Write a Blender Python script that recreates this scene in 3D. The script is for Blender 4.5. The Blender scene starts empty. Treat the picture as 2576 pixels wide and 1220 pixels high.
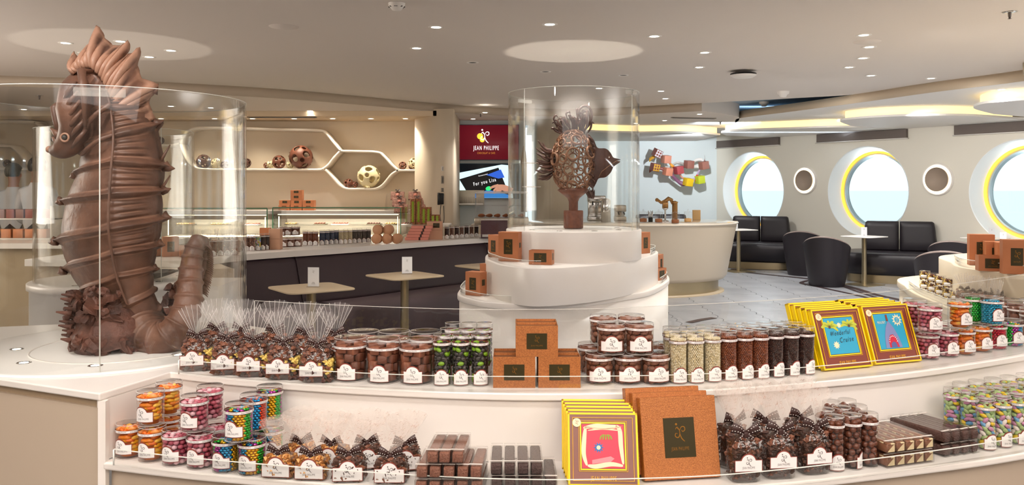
import bpy, bmesh, math, random
from mathutils import Vector, Matrix, noise
PI = math.pi
random.seed(7)
sc = bpy.context.scene
C = sc.collection
F = 2060.0; HZ = 470.0; CZ = 1.5
# ---------------------------------------------------------------- camera
cam = bpy.data.cameras.new('camera'); camo = bpy.data.objects.new('camera', cam); C.objects.link(camo)
camo.location = (0, 0, CZ); camo.rotation_euler = (PI/2, 0, 0)
cam.sensor_width = 36; cam.lens = 36*F/2576; cam.shift_y = -(610-HZ)/2576
cam.clip_start = 0.05; cam.clip_end = 5000
sc.camera = camo
# ---------------------------------------------------------------- world / exposure
sc.view_settings.view_transform = 'Standard'; sc.view_settings.look = 'None'
sc.view_settings.gamma = 1; sc.view_settings.use_curve_mapping = False
sc.view_settings.exposure = 0.80
sc.cycles.max_bounces = 10; sc.cycles.diffuse_bounces = 5; sc.cycles.glossy_bounces = 4
sc.cycles.transmission_bounces = 6; sc.cycles.transparent_max_bounces = 48
sc.cycles.caustics_reflective = False; sc.cycles.caustics_refractive = False
sc.cycles.sample_clamp_indirect = 4
wd = bpy.data.worlds.new('sky'); sc.world = wd; wd.use_nodes = True
wn = wd.node_tree; bg = wn.nodes['Background']
tcw = wn.nodes.new('ShaderNodeTexCoord'); sxw = wn.nodes.new('ShaderNodeSeparateXYZ'); rw = wn.nodes.new('ShaderNodeValToRGB')
wn.links.new(tcw.outputs['Generated'], sxw.inputs[0]); wn.links.new(sxw.outputs['Z'], rw.inputs[0])
rw.color_ramp.elements[0].position = 0.0; rw.color_ramp.elements[0].color = (0.80, 0.93, 0.98, 1)
rw.color_ramp.elements[1].position = 0.35; rw.color_ramp.elements[1].color = (0.86, 0.96, 1.0, 1)
wn.links.new(rw.outputs[0], bg.inputs[0]); bg.inputs[1].default_value = 0.78
def lamp(kind, loc, energy, col=(1, .9, .78), size=.1, spot=None, blend=.6, target=None, sy=None, name='lamp'):
    l = bpy.data.lights.new(name, kind); l.energy = energy; l.color = col
    if kind == 'AREA':
        l.shape = 'RECTANGLE'; l.size = size; l.size_y = sy or size
    else:
        l.shadow_soft_size = size
    if kind == 'SPOT':
        l.spot_size = spot; l.spot_blend = blend
    o = bpy.data.objects.new(name, l); C.objects.link(o); o.location = loc
    d = (Vector(target)-Vector(loc)) if target else Vector((0, 0, -1))
    o.rotation_euler = d.to_track_quat('-Z', 'Y').to_euler()
    return o
CE = 2.70    # main ceiling
LC = 2.59    # lower ceilings
# added fill lamps without fixtures, behind and above the photographer, left and right
lamp('AREA', (0.3, -0.4, 2.62), 34, (1, .94, .90), 5.5, sy=2.2, name='shop_fill_down', target=(0.3, 0.9, 0))
lamp('AREA', (0.5, -0.9, 1.8), 300, (1, .945, .91), 9, sy=2.6, name='shop_fill_up', target=(0.5, -1.2, 3))
lamp('AREA', (-7.4, 5.0, 1.8), 110, (1, .92, .85), 2.5, sy=4, name='shop_fill_up', target=(-7.0, 5, 3))
lamp('AREA', (6.8, 3.2, 1.8), 200, (.95, .97, 1), 3, sy=2.5, name='cafe_fill_up', target=(6.8, 3.3, 3))
lamp('AREA', (-6.2, 5.5, 2.5), 60, (1, .90, .78), 3.0, sy=5, name='shop_fill_down', target=(-3.5, 6, 0))

def U(px, py, z):
    D = (CZ-z)*F/(py-HZ); return Vector(((px-1288)*D/F, D, z))
def W(px, py, D):
    return Vector(((px-1288)*D/F, D, CZ-(py-HZ)*D/F))
def T(x, y, z=0): return Matrix.Translation((x, y, z))
def R_(a, ax='Z'): return Matrix.Rotation(a, 4, ax)
def S_(x, y, z): return Matrix.Diagonal((x, y, z, 1))
# ---------------------------------------------------------------- materials
def lin(c):
    return tuple((x/12.92 if x <= .04045 else ((x+.055)/1.055)**2.4) for x in c)
def hx(s):
    return lin(tuple(int(s[i:i+2], 16)/255 for i in (0, 2, 4)))
MATS = {}
def mat(name, col, rough=.5, metal=0, spec=.5, emit=0, ecol=None, nz=None, bump=0, bs=40, coat=0, sss=0):
    if name in MATS: return MATS[name]
    m = bpy.data.materials.new(name); m.use_nodes = True; nt = m.node_tree; b = nt.nodes['Principled BSDF']
    c = hx(col) if isinstance(col, str) else col
    b.inputs['Base Color'].default_value = (*c, 1); b.inputs['Roughness'].default_value = rough
    b.inputs['Metallic'].default_value = metal; b.inputs['Specular IOR Level'].default_value = spec
    b.inputs['Coat Weight'].default_value = coat
    if emit:
        e = hx(ecol) if isinstance(ecol, str) else (ecol or c)
        b.inputs['Emission Color'].default_value = (*e, 1); b.inputs['Emission Strength'].default_value = emit
    if nz or bump:
        tc = nt.nodes.new('ShaderNodeTexCoord'); n = nt.nodes.new('ShaderNodeTexNoise')
        n.inputs['Scale'].default_value = nz[1] if nz else bs; n.inputs['Detail'].default_value = 6
        nt.links.new(tc.outputs['Object'], n.inputs['Vector'])
        if nz:
            r = nt.nodes.new('ShaderNodeValToRGB')
            r.color_ramp.elements[0].position = .35; r.color_ramp.elements[1].position = .65
            r.color_ramp.elements[0].color = (*c, 1); r.color_ramp.elements[1].color = (*hx(nz[0]), 1)
            nt.links.new(n.outputs[0], r.inputs[0]); nt.links.new(r.outputs[0], b.inputs['Base Color'])
        if bump:
            n2 = nt.nodes.new('ShaderNodeTexNoise'); n2.inputs['Scale'].default_value = bs; n2.inputs['Detail'].default_value = 5
            nt.links.new(tc.outputs['Object'], n2.inputs['Vector'])
            bp = nt.nodes.new('ShaderNodeBump'); bp.inputs['Strength'].default_value = bump; bp.inputs['Distance'].default_value = .01
            nt.links.new(n2.outputs[0], bp.inputs['Height']); nt.links.new(bp.outputs[0], b.inputs['Normal'])
    MATS[name] = m; return m
def glassmat(name, tint=(1, 1, 1), k=.8, rough=.03, base=.045, noise_s=0):
    if name in MATS: return MATS[name]
    m = bpy.data.materials.new(name); m.use_nodes = True; nt = m.node_tree; nt.nodes.clear()
    o = nt.nodes.new('ShaderNodeOutputMaterial'); mx = nt.nodes.new('ShaderNodeMixShader')
    tr = nt.nodes.new('ShaderNodeBsdfTransparent'); gl = nt.nodes.new('ShaderNodeBsdfGlossy')
    lw = nt.nodes.new('ShaderNodeLayerWeight'); lw.inputs[0].default_value = .5
    fr = nt.nodes.new('ShaderNodeMath'); fr.operation = 'POWER'; fr.inputs[1].default_value = 4.0; nt.links.new(lw.outputs['Facing'], fr.inputs[0])
    ma = nt.nodes.new('ShaderNodeMath'); ma.operation = 'MULTIPLY_ADD'; ma.inputs[1].default_value = k; ma.inputs[2].default_value = base; ma.use_clamp = True
    tr.inputs[0].default_value = (*tint, 1); gl.inputs['Roughness'].default_value = rough
    nt.links.new(fr.outputs[0], ma.inputs[0]); nt.links.new(ma.outputs[0], mx.inputs[0])
    nt.links.new(tr.outputs[0], mx.inputs[1]); nt.links.new(gl.outputs[0], mx.inputs[2]); nt.links.new(mx.outputs[0], o.inputs[0])
    if noise_s:
        tc = nt.nodes.new('ShaderNodeTexCoord'); n = nt.nodes.new('ShaderNodeTexNoise'); n.inputs['Scale'].default_value = noise_s
        bp = nt.nodes.new('ShaderNodeBump'); bp.inputs['Strength'].default_value = .6; bp.inputs['Distance'].default_value = .01
        nt.links.new(tc.outputs['Object'], n.inputs['Vector']); nt.links.new(n.outputs[0], bp.inputs['Height'])
        nt.links.new(bp.outputs[0], gl.inputs['Normal'])
    MATS[name] = m; return m
def sheer(name, col, alpha, rough=.3):      # half-clear printed film
    if name in MATS: return MATS[name]
    m = bpy.data.materials.new(name); m.use_nodes = True; nt = m.node_tree; b = nt.nodes['Principled BSDF']
    b.inputs['Base Color'].default_value = (*hx(col), 1); b.inputs['Alpha'].default_value = alpha; b.inputs['Roughness'].default_value = rough
    MATS[name] = m; return m
m_white = mat('white_solid_surface', 'F0EBE6', .28, nz=('EEE8E1', 3))
m_body = mat('cream_panel', 'C4B4A0', .35)
m_warm = mat('warm_plaster', 'E6D8C2', .7, bump=.02, bs=60)
m_ceil = mat('ceiling_paint', 'E0D7CE', .75, bump=.01, bs=30)
m_ceilw = mat('ceiling_white', 'EDEBE8', .7)
m_fascia = mat('ceiling_fascia', 'BDAE9B', .7)
m_wallg = mat('greige_wall', 'E2DDD0', .6)
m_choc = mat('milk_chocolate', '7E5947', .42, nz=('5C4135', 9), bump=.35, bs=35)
def edge_highlight(m, col):      # lighter convex edges, highlight painted into the colour
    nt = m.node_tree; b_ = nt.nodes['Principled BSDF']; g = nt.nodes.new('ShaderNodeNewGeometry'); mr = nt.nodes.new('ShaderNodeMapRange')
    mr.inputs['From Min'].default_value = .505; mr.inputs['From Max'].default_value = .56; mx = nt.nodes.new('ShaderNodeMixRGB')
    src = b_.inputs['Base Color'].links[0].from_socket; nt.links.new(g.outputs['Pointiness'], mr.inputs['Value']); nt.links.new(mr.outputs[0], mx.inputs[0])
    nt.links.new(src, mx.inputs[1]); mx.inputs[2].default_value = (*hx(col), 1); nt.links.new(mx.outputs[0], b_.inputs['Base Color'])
edge_highlight(m_choc, 'B0866F')
m_choc2 = mat('dark_chocolate', '4A2C24', .38, nz=('5A372C', 14), bump=.2, bs=60)
m_chocm = mat('chocolate_brown', '7C4A35', .4, nz=('643728', 30), bump=.2, bs=80)
m_rock = mat('coral_chocolate', '74493A', .55, nz=('4A2D24', 18), bump=.6, bs=60)
m_wchoc = mat('white_chocolate', 'F1E4B8', .35)
m_copper = mat('copper_card', 'C07A42', .36, metal=.4, nz=('A06034', 320), bump=.25, bs=500)
m_copper2 = mat('copper_card_plain', 'C07C54', .45, metal=.3, nz=('B47048', 6))
m_copin = mat('copper_card_edge', '8A5A38', .5, metal=.4)
m_plate = mat('dark_olive_plate', '3A3218', .35, metal=.2)
m_gold = mat('gold_print', 'A8742E', .35, metal=.7)
m_gold2 = mat('yellow_print', 'F2B705', .45)
m_maroon = mat('maroon_card', '7B3526', .4)
m_yellow = mat('yellow_card_edge', 'F6D200', .4)
m_paper = mat('label_paper', 'F1EEEC', .5)
m_red = mat('label_border', '8C4438', .5)
m_ink = mat('label_ink', '4A4040', .5)
m_ribbon = mat('brown_ribbon', '3E2622', .45)
m_stitch = mat('white_stitch', 'E8E0DA', .5)
m_glass = glassmat('case_glass', (.985, .99, .985), .75, .02, .045)
m_gedge = mat('glass_edge', 'EFF1EA', .3)
m_gedge2 = sheer('glass_edge_soft', 'F2EFE8', .55)
m_plast = glassmat('clear_plastic', (.97, .965, .96), .8, .06, .05)
m_plrim = sheer('clear_rim', 'F4EEEA', .45)
m_cello = glassmat('cellophane', (.95, .94, .93), .8, .12, .12, 60)
m_cellt = sheer('clear_cellophane_top', 'F4F0EE', .07, .15)
m_celp = sheer('printed_cellophane', 'F3E6DC', .20)
m_celpr = sheer('cellophane_print', 'C98A70', .45)
m_steel = mat('brushed_steel', 'B9B1A2', .3, metal=.9)
m_champ = mat('champagne_metal', 'B8A888', .32, metal=.85)
m_chrome = mat('chrome', 'DADADA', .12, metal=1)
m_leather = mat('dark_leather', '35242A', .5, bump=.08, bs=120)
m_leather2 = mat('black_leather', '1F1A20', .45, bump=.05, bs=120)
m_seat = mat('grey_leather', '5A4C50', .5)
m_table = mat('beige_tabletop', 'BDAB8E', .35)
m_black = mat('black_plastic', '17171A', .4)
m_upglow = mat('upstand_glow', 'FFE9B0', .5, emit=.62, ecol='FFE4A6')  # cove light given to the upstands as their own glow
m_ledw = mat('white_led', 'FFF6E6', .5, emit=4.5, ecol='FFF3DC')
m_ledw2 = None
m_ledy = mat('amber_led', 'FFC84A', .5, emit=.72, ecol='FFB848')
m_lamp = mat('lamp_lens', 'FFFFFF', .5, emit=14, ecol='FFF4E4')
m_lampoff = mat('lamp_dark', '3A3632', .5)
m_trim = mat('lamp_trim', 'F2EDE6', .45)
m_grey = mat('vent_grey', '8E867C', .5)
m_blind = mat('blind_fabric', '6E645E', .8)
# ---------------------------------------------------------------- mesh building
class B:
    def __init__(s): s.v = []; s.f = []; s.m = []; s.s = []
    def add(s, vf, m=0, M=None, sm=True):
        o = len(s.v)
        s.v += [M @ Vector(p) for p in vf[0]] if M is not None else [Vector(p) for p in vf[0]]
        s.f += [tuple(i+o for i in f) for f in vf[1]]
        n = len(vf[1]); s.m += [m]*n; s.s += [sm]*n
        return s
    def mesh(s, name, mats):
        me = bpy.data.meshes.new(name); me.from_pydata([tuple(p) for p in s.v], [], s.f)
        for m in (mats if isinstance(mats, (list, tuple)) else [mats]): me.materials.append(m)
        me.polygons.foreach_set('material_index', s.m); me.polygons.foreach_set('use_smooth', s.s)
        me.update(); return me
    def obj(s, name, mats, parent=None, M=None):
        o = bpy.data.objects.new(name, s.mesh(name, mats)); C.objects.link(o)
        if parent: o.parent = parent
        if M is not None: o.matrix_local = M
        return o
def box(cx, cy, cz, sx, sy, sz):
    x, y, z = sx/2, sy/2, sz/2
    v = [(cx+a*x, cy+b*y, cz+c*z) for a in (-1, 1) for b in (-1, 1) for c in (-1, 1)]
    return v, [(0, 1, 3, 2), (4, 6, 7, 5), (0, 4, 5, 1), (2, 3, 7, 6), (0, 2, 6, 4), (1, 5, 7, 3)]
_rb = {}
def rbox(cx, cy, cz, sx, sy, sz, r=.005, seg=3):
    k = (round(sx, 4), round(sy, 4), round(sz, 4), r, seg)
    if k not in _rb:
        bm = bmesh.new(); bmesh.ops.create_cube(bm, size=1)
        for v in bm.verts: v.co = Vector((v.co.x*sx, v.co.y*sy, v.co.z*sz))
        bmesh.ops.bevel(bm, geom=bm.edges[:], offset=r, segments=seg, profile=.5, affect='EDGES')
        bm.verts.index_update()
        _rb[k] = ([tuple(v.co) for v in bm.verts], [tuple(v.index for v in f.verts) for f in bm.faces]); bm.free()
    v, f = _rb[k]
    return [(a+cx, b+cy, c+cz) for a, b, c in v], f
_ic = {}
def ico(r=1, sub=1, M=None):
    if sub not in _ic:
        bm = bmesh.new(); bmesh.ops.create_icosphere(bm, subdivisions=sub, radius=1); bm.verts.index_update()
        _ic[sub] = ([tuple(v.co) for v in bm.verts], [tuple(v.index for v in f.verts) for f in bm.faces]); bm.free()
    v, f = _ic[sub]
    return [(a*r, b*r, c*r) for a, b, c in v], f
def lathe(prof, n=32, a0=0, a1=2*PI, cx=0, cy=0):
    full = abs(a1-a0-2*PI) < 1e-6; k = n if full else n+1
    v = []; f = []
    for i in range(k):
        a = a0+(a1-a0)*i/n
        for r, z in prof: v.append((cx+r*math.cos(a), cy+r*math.sin(a), z))
    p = len(prof)
    for i in range(n):
        j = (i+1) % k
        for q in range(p-1): f.append((i*p+q, j*p+q, j*p+q+1, i*p+q+1))
    return v, f
def disc(r, z, n=32, cx=0, cy=0):
    return [(cx+r*math.cos(2*PI*i/n), cy+r*math.sin(2*PI*i/n), z) for i in range(n)], [tuple(range(n))]
def torus(R, r, n=24, m=8):
    v = [((R+r*math.cos(2*PI*j/m))*math.cos(2*PI*i/n), (R+r*math.cos(2*PI*j/m))*math.sin(2*PI*i/n), r*math.sin(2*PI*j/m)) for i in range(n) for j in range(m)]
    f = [(i*m+j, ((i+1) % n)*m+j, ((i+1) % n)*m+(j+1) % m, i*m+(j+1) % m) for i in range(n) for j in range(m)]
    return v, f
def tube(path, rad, n=8, cap=True, closed=False):
    P = [Vector(p) for p in path]; k = len(P); v = []; f = []
    rr = rad if isinstance(rad, (list, tuple)) else [rad]*k
    up = None
    for i in range(k):
        if closed: t = P[(i+1) % k]-P[i-1]
        else: t = P[min(i+1, k-1)]-P[max(i-1, 0)]
        t.normalize()
        if up is None:
            up = Vector((0, 0, 1)) if abs(t.z) < .9 else Vector((0, 1, 0))
        a = t.cross(up)
        if a.length < 1e-4: a = t.cross(Vector((1, 0, 0)))
        a.normalize(); b = a.cross(t).normalized(); up = b
        for j in range(n):
            q = 2*PI*j/n; v.append(tuple(P[i]+(a*math.cos(q)+b*math.sin(q))*rr[i]))
    for i in range(k if closed else k-1):
        i2 = (i+1) % k
        for j in range(n): f.append((i*n+j, i*n+(j+1) % n, i2*n+(j+1) % n, i2*n+j))
    if cap and not closed: f.append(tuple(range(n-1, -1, -1))); f.append(tuple(range((k-1)*n, k*n)))
    return v, f
def prism(poly, z0, z1, bottom=True):
    n = len(poly); v = [(p[0], p[1], z0) for p in poly]+[(p[0], p[1], z1) for p in poly]
    f = [(i, (i+1) % n, n+(i+1) % n, n+i) for i in range(n)]+[tuple(range(n, 2*n))]
    if bottom: f.append(tuple(range(n-1, -1, -1)))
    return v, f
def xz(poly, y0, y1):            # prism of an (x,z) outline along y
    n = len(poly); v = [(p[0], y0, p[1]) for p in poly]+[(p[0], y1, p[1]) for p in poly]
    return v, [(i, (i+1) % n, n+(i+1) % n, n+i) for i in range(n)]+[tuple(range(n-1, -1, -1)), tuple(range(n, 2*n))]
def cat(pts, n=8, closed=False):
    P = [Vector(p) for p in pts]; k = len(P); out = []
    for i in range(k if closed else k-1):
        if closed: a, b, c, d = P[i-1], P[i], P[(i+1) % k], P[(i+2) % k]
        else: a, b, c, d = P[max(i-1, 0)], P[i], P[i+1], P[min(i+2, k-1)]
        for j in range(n):
            t = j/n
            out.append(.5*((2*b)+(c-a)*t+(2*a-5*b+4*c-d)*t*t+(3*b-a-3*c+d)*t**3))
    if not closed: out.append(P[-1].copy())
    return out
def strip(path, z0, z1):          # upright ribbon along an xy path
    n = len(path); v = [(p[0], p[1], z0) for p in path]+[(p[0], p[1], z1) for p in path]
    return v, [(i, i+1, n+i+1, n+i) for i in range(n-1)]
def offs(path, d, closed=False):
    P = [Vector((p[0], p[1], 0)) for p in path]; k = len(P); out = []
    for i in range(k):
        a = P[i-1] if (closed or i) else P[0]; b = P[(i+1) % k] if (closed or i < k-1) else P[-1]
        t = (b-a).normalized(); out.append(Vector((P[i].x-t.y*d, P[i].y+t.x*d, 0)))
    return out
def wall_ribbon(path, d, z0, z1, closed=False):   # upright band with thickness
    a = [Vector((p[0], p[1], 0)) for p in path]; b = offs(path, d, closed)
    n = len(a); v = [(p.x, p.y, z) for z in (z0, z1) for p in a]+[(p.x, p.y, z) for z in (z0, z1) for p in b]
    f = []
    for i in range(n if closed else n-1):
        j = (i+1) % n
        f += [(i, j, n+j, n+i), (2*n+j, 2*n+i, 3*n+i, 3*n+j), (n+i, n+j, 3*n+j, 3*n+i), (j, i, 2*n+i, 2*n+j)]
    if not closed: f += [(0, n, 3*n, 2*n), (n-1, 3*n-1, 4*n-1, 2*n-1)]
    return v, f
_tx = {}
def text(s, size=1, sx=.55, align='CENTER'):
    k = (s, align)
    if k not in _tx:
        cu = bpy.data.curves.new('t', 'FONT'); cu.body = s; cu.align_x = align; cu.size = 1; cu.resolution_u = 2; cu.space_character = 1.32
        o = bpy.data.objects.new('t', cu); C.objects.link(o); dg = bpy.context.evaluated_depsgraph_get()
        me = bpy.data.meshes.new_from_object(o.evaluated_get(dg))
        _tx[k] = ([tuple(v.co) for v in me.vertices], [tuple(p.vertices) for p in me.polygons])
        bpy.data.objects.remove(o); bpy.data.curves.remove(cu); bpy.data.meshes.remove(me)
    v, f = _tx[k]
    return [(x*size*sx*.82, y*size, 0) for x, y, z in v], f
def stroke(pts, w, n=6):          # flat ribbon stroke in xy
    P = cat([(p[0], p[1], 0) for p in pts], n); a = offs(P, w/2); b = offs(P, -w/2); k = len(P)
    ww = [math.sin(PI*(i+.6)/(k+.2))**.5 for i in range(k)]
    v = [tuple(P[i]+(a[i]-P[i])*ww[i]) for i in range(k)]+[tuple(P[i]+(b[i]-P[i])*ww[i]) for i in range(k)]
    return v, [(i, i+1, k+i+1, k+i) for i in range(k-1)]
def join(*vfs):
    v = []; f = []
    for a, b in vfs:
        o = len(v); v += [tuple(p) for p in a]; f += [tuple(i+o for i in q) for q in b]
    return v, f
def xf(vf, fn): return [fn(*p) for p in vf[0]], vf[1]
def emblem(s=1):                   # the shop's curled mark: a dot, a stem with a hook, two curls
    d = disc(.09, 0, 10, -.22, 1.02)
    a = stroke([(-.16, .84), (.02, .55), (.02, .2), (-.12, .0), (-.34, .1), (-.3, .32), (-.14, .28)], .075)
    b = stroke([(.02, .5), (.2, .8), (.44, .78), (.46, .55), (.28, .45), (.2, .58)], .075)
    c = stroke([(.04, .32), (.16, -.05), (.42, -.32)], .08)
    e = stroke([(-.3, .62), (-.2, .78), (-.05, .6)], .05)
    return xf(join(d, a, b, c, e), lambda x, y, z: (x*s, y*s, 0))
def bend(vf, R, z=0, dr=0):        # (x,y) flat -> on the front of a cylinder
    return xf(vf, lambda x, y, q: ((R+dr)*math.sin(x/R), -(R+dr)*math.cos(x/R), z+y))
def flatxz(vf, y=0, z=0): return xf(vf, lambda a, b, q: (a, y, z+b))
# ---------------------------------------------------------------- things
def tag(o, label=None, cat_=None, group=None, kind=None):
    if label: o['label'] = label
    if cat_: o['category'] = cat_
    if group: o['group'] = group
    if kind: o['kind'] = kind
    return o
def thing(name, label=None, cat_=None, loc=(0, 0, 0), rz=0, group=None):
    o = bpy.data.objects.new(name, None); C.objects.link(o); o.empty_display_size = .05
    o.location = loc; o.rotation_euler = (0, 0, rz)
    return tag(o, label, cat_, group)
def kids(o): return [c for c in bpy.data.objects if c.parent is o]
_kc = {}
def dup(root, loc, rz=0, label=None, group=None, rot=None):
    if root.name not in _kc: _kc[root.name] = [(c, [g for g in kids(c)]) for c in kids(root)]
    r = root.copy(); C.objects.link(r); r.location = loc; r.rotation_euler = rot or (0, 0, rz)
    if label: r['label'] = label
    if group: r['group'] = group
    for c, gs in _kc[root.name]:
        n = c.copy(); C.objects.link(n); n.parent = r
        for g in gs:
            h = g.copy(); C.objects.link(h); h.parent = n
    return r
_used = set()
def place(proto, loc, rz=0, label=None, group=None, rot=None):
    if proto.name not in _used:
        _used.add(proto.name)
        if proto.name not in _kc: _kc[proto.name] = [(c, [g for g in kids(c)]) for c in kids(proto)]
        proto.location = loc; proto.rotation_euler = rot or (0, 0, rz)
        if label: proto['label'] = label
        if group: proto['group'] = group
        return proto
    return dup(proto, loc, rz, label, group, rot)
def struct(name, b, mats, parent=None):
    o = b.obj(name, mats, parent)
    if not parent: o['kind'] = 'structure'
    return o
def bevel(o, w, seg=2):
    m = o.modifiers.new('bevel', 'BEVEL'); m.width = w; m.segments = seg; m.limit_method = 'ANGLE'; m.angle_limit = .6
    return o
ORD = ['first', 'second', 'third', 'fourth', 'fifth', 'sixth', 'seventh', 'eighth', 'ninth', 'tenth', 'eleventh', 'twelfth', 'thirteenth', 'fourteenth', 'fifteenth']
# ================================================================ SETTING
# ---- window wall (runs from the far corner towards the right of the camera)
WD = Vector((.523, -.852, 0)).normalized(); WN = Vector((WD.y*-1, WD.x, 0))   # along wall ; outward
P1 = Vector((4.754, 16.2, 0)); SP = 2.535
WR = .7665; WCZ = 1.42
def wallpt(t, z, d=0): return P1+WD*t+WN*d+Vector((0, 0, z))
b = B()
t0 = -.957
NW = 6
b.add((lambda q: ([tuple(x) for x in q], [(0, 1, 2, 3)]))([wallpt(t0, 0), wallpt(-SP/2, 0), wallpt(-SP/2, 2.6), wallpt(t0, 2.6)]) if t0 < -SP/2 else ([], []))
for k in range(NW):
    a0 = max(-SP/2+k*SP, t0); a1 = -SP/2+(k+1)*SP; cc = k*SP; n = 64
    ring = []; outer = []
    for i in range(n):
        a = 2*PI*(i+.5)/n; ca, sa = math.cos(a), math.sin(a)
        ring.append(tuple(wallpt(cc+WR*ca, WCZ+WR*sa)))
        hx_ = (a1-cc) if ca > 0 else (cc-a0); hz_ = (2.6-WCZ) if sa > 0 else WCZ
        s = min(hx_/max(abs(ca), 1e-6), hz_/max(abs(sa), 1e-6))
        outer.append(tuple(wallpt(cc+s*ca, WCZ+s*sa)))
    b.add((ring+outer, [(i, (i+1) % n, n+(i+1) % n, n+i) for i in range(n)]), sm=False)
    # corners
    cor = [(a1, 2.6), (a0, 2.6), (a0, 0), (a1, 0)]
    for q, (tt, zz) in enumerate(cor):
        p = tuple(wallpt(tt, zz)); ds = sorted(range(n), key=lambda i: (Vector(outer[i])-Vector(p)).length)[:2]
        b.add(([p, outer[ds[0]], outer[ds[1]]], [(0, 1, 2)]), sm=False)
struct('wall_right', b, m_wallg)
m_reveal = mat('porthole_reveal', 'F0F7FA', .4)
m_pane = glassmat('porthole_pane', (.97, .99, 1.0), .7, .0, .03)
m_frame = mat('porthole_frame', 'B9CDD3', .35, metal=.3)
def ringmesh(r0, d0, r1, d1, n=64):
    v = []
    for r, d in ((r0, d0), (r1, d1)):
        for i in range(n):
            a = 2*PI*i/n; v.append((r*math.cos(a), d, r*math.sin(a)))
    return v, [(i, (i+1) % n, n+(i+1) % n, n+i) for i in range(n)]
wrot = math.atan2(WD.y, WD.x)
for k in range(NW):
    e = thing('window_%d' % (k+1), loc=wallpt(k*SP, WCZ), rz=wrot); e['kind'] = 'structure'
    bb = B().add(ringmesh(WR, 0, .70, .26)).add(ringmesh(WR, 0, WR+.012, -.006)).add(ringmesh(WR+.012, -.006, WR+.014, .0)); bb.obj('reveal', m_reveal, e)
    B().add(ringmesh(.70, .26, .665, .262)).add(ringmesh(.665, .262, .665, .30)).obj('light_ring', m_ledy, e)
    B().add(ringmesh(.665, .30, .64, .28)).add(ringmesh(.64, .28, .62, .29)).add(ringmesh(.62, .29, .615, .36)).add(ringmesh(.615, .36, .605, .36)).obj('frame', m_frame, e)
    v, f = ringmesh(.61, .35, .3, .35); B().add((v, f+[tuple(range(64, 128))])).obj('pane', m_pane, e)
    q = wallpt(k*SP, WCZ+.56, .28); lamp('POINT', q, 4.5, (.86, .95, 1), .015, name='porthole_fill')  # added cool fill lamp that brightens the reveal
# blind boxes above the windows
for k in range(4):
    t = k*SP-.11; hw = .87 if k else .80
    e = thing('blind_box', ['short dark blind box above the farthest porthole', 'dark blind box above the middle porthole', 'dark blind box above the right porthole cut by the frame', 'dark blind box beyond the right edge of the picture'][k], 'blind', wallpt(t, 2.29), wrot, 'blind boxes above the portholes')
    B().add(rbox(0, -.03, .085, hw*2, .06, .145, .004)).obj('housing', m_blind, e)
    B().add(box(0, -.035, .004, hw*2+.03, .075, .014)).obj('bottom_rail', m_white, e)
# sconces
for k in range(4):
    e = thing('wall_sconce', ['smaller round glowing wall sconce between the two left portholes', 'larger round glowing wall sconce between the middle and right portholes', 'round glowing wall sconce right of the right porthole', 'round glowing wall sconce far right of the picture'][k], 'lamp', wallpt(SP*(k+.5), 1.618), wrot, 'wall sconces')
    B().add(ringmesh(.26, -.01, .25, -.035)).add(ringmesh(.25, -.035, .235, -.035)).add(ringmesh(.26, 0, .26, -.01)).obj('rim', m_white, e)
    B().add(ringmesh(.235, -.03, .185, -.03)).obj('diffuser', mat('sconce_glow', 'FFF0D0', .5, emit=1.1, ecol='FFEBC4'), e)
    v, f = ringmesh(.19, -.05, .185, -.012); B().add((v, f+[tuple(range(64))])).obj('disc', mat('sconce_disc', 'A08E7E', .6), e)
# sea outside
o = B().add(([(-50, 12, -18), (3000, 12, -18), (3000, 4000, -18), (-50, 4000, -18)], [(0, 1, 2, 3)])).obj('sea', mat('pale_sea', 'C4DCE4', .25, bump=.4, bs=.2)); o['kind'] = 'structure'
# ---- far art wall, back walls, left and rear walls
FC = wallpt(t0, 0)                     # far corner
def quad(*p): return [tuple(x) for x in p], [(0, 1, 2, 3)]
m_blue = mat('cool_white_wall', 'D9E2E4', .6)
struct('wall_far', B().add(box((FC.x+.5)/2, FC.y+.05, 1.3, FC.x-.5, .1, 2.6), sm=False), m_blue)
NY = 12.7; PF = 11.75
xr = (1052-1288)/F*NY
struct('wall_back', B().add(box((xr-9)/2, NY+.05, 1.3, xr+9, .1, 2.7), sm=False), m_warm)
xp = (1098-1288)/F*PF; xq = (1138-1288)/F*PF
struct('wall_pillar', B().add(prism([(xr, NY+.1), (xr, PF+.5), (xp-.05, PF), (xq, PF), (xq+.02, PF+.03), (xq, 13.5), (xr, 13.5)], 0, 2.62)), m_warm)
struct('wall_screen', B().add(box((xq+.22)/2, 13.5, 1.3, .22-xq, .1, 2.62), sm=False), mat('screen_wall', 'DCE3E4', .5))
cxa, cxb = (1352-1288)/F*13.2, (1442-1288)/F*13.2
struct('wall_column', B().add(prism([(cxa, 13.2), (cxb, 13.2), (cxb+.03, 13.3), (cxb, 17.0), (cxa, 17.0)], 0, 2.62)), mat('column_cream', 'D8CCB8', .55))
struct('wall_left', B().add(box(-9.05, 4, 1.35, .1, 18, 2.8), sm=False), m_warm)
struct('wall_rear', B().add(box(2.5, -3.05, 1.35, 23, .1, 2.8), sm=False), mat('dark_rear_wall', '574A40', .8))
q = wallpt(-SP/2+NW*SP, 0)
struct('wall_side', B().add(box(q.x+.05, (q.y-3)/2, 1.35, .1, q.y+3, 2.8), sm=False), m_wallg)
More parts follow.
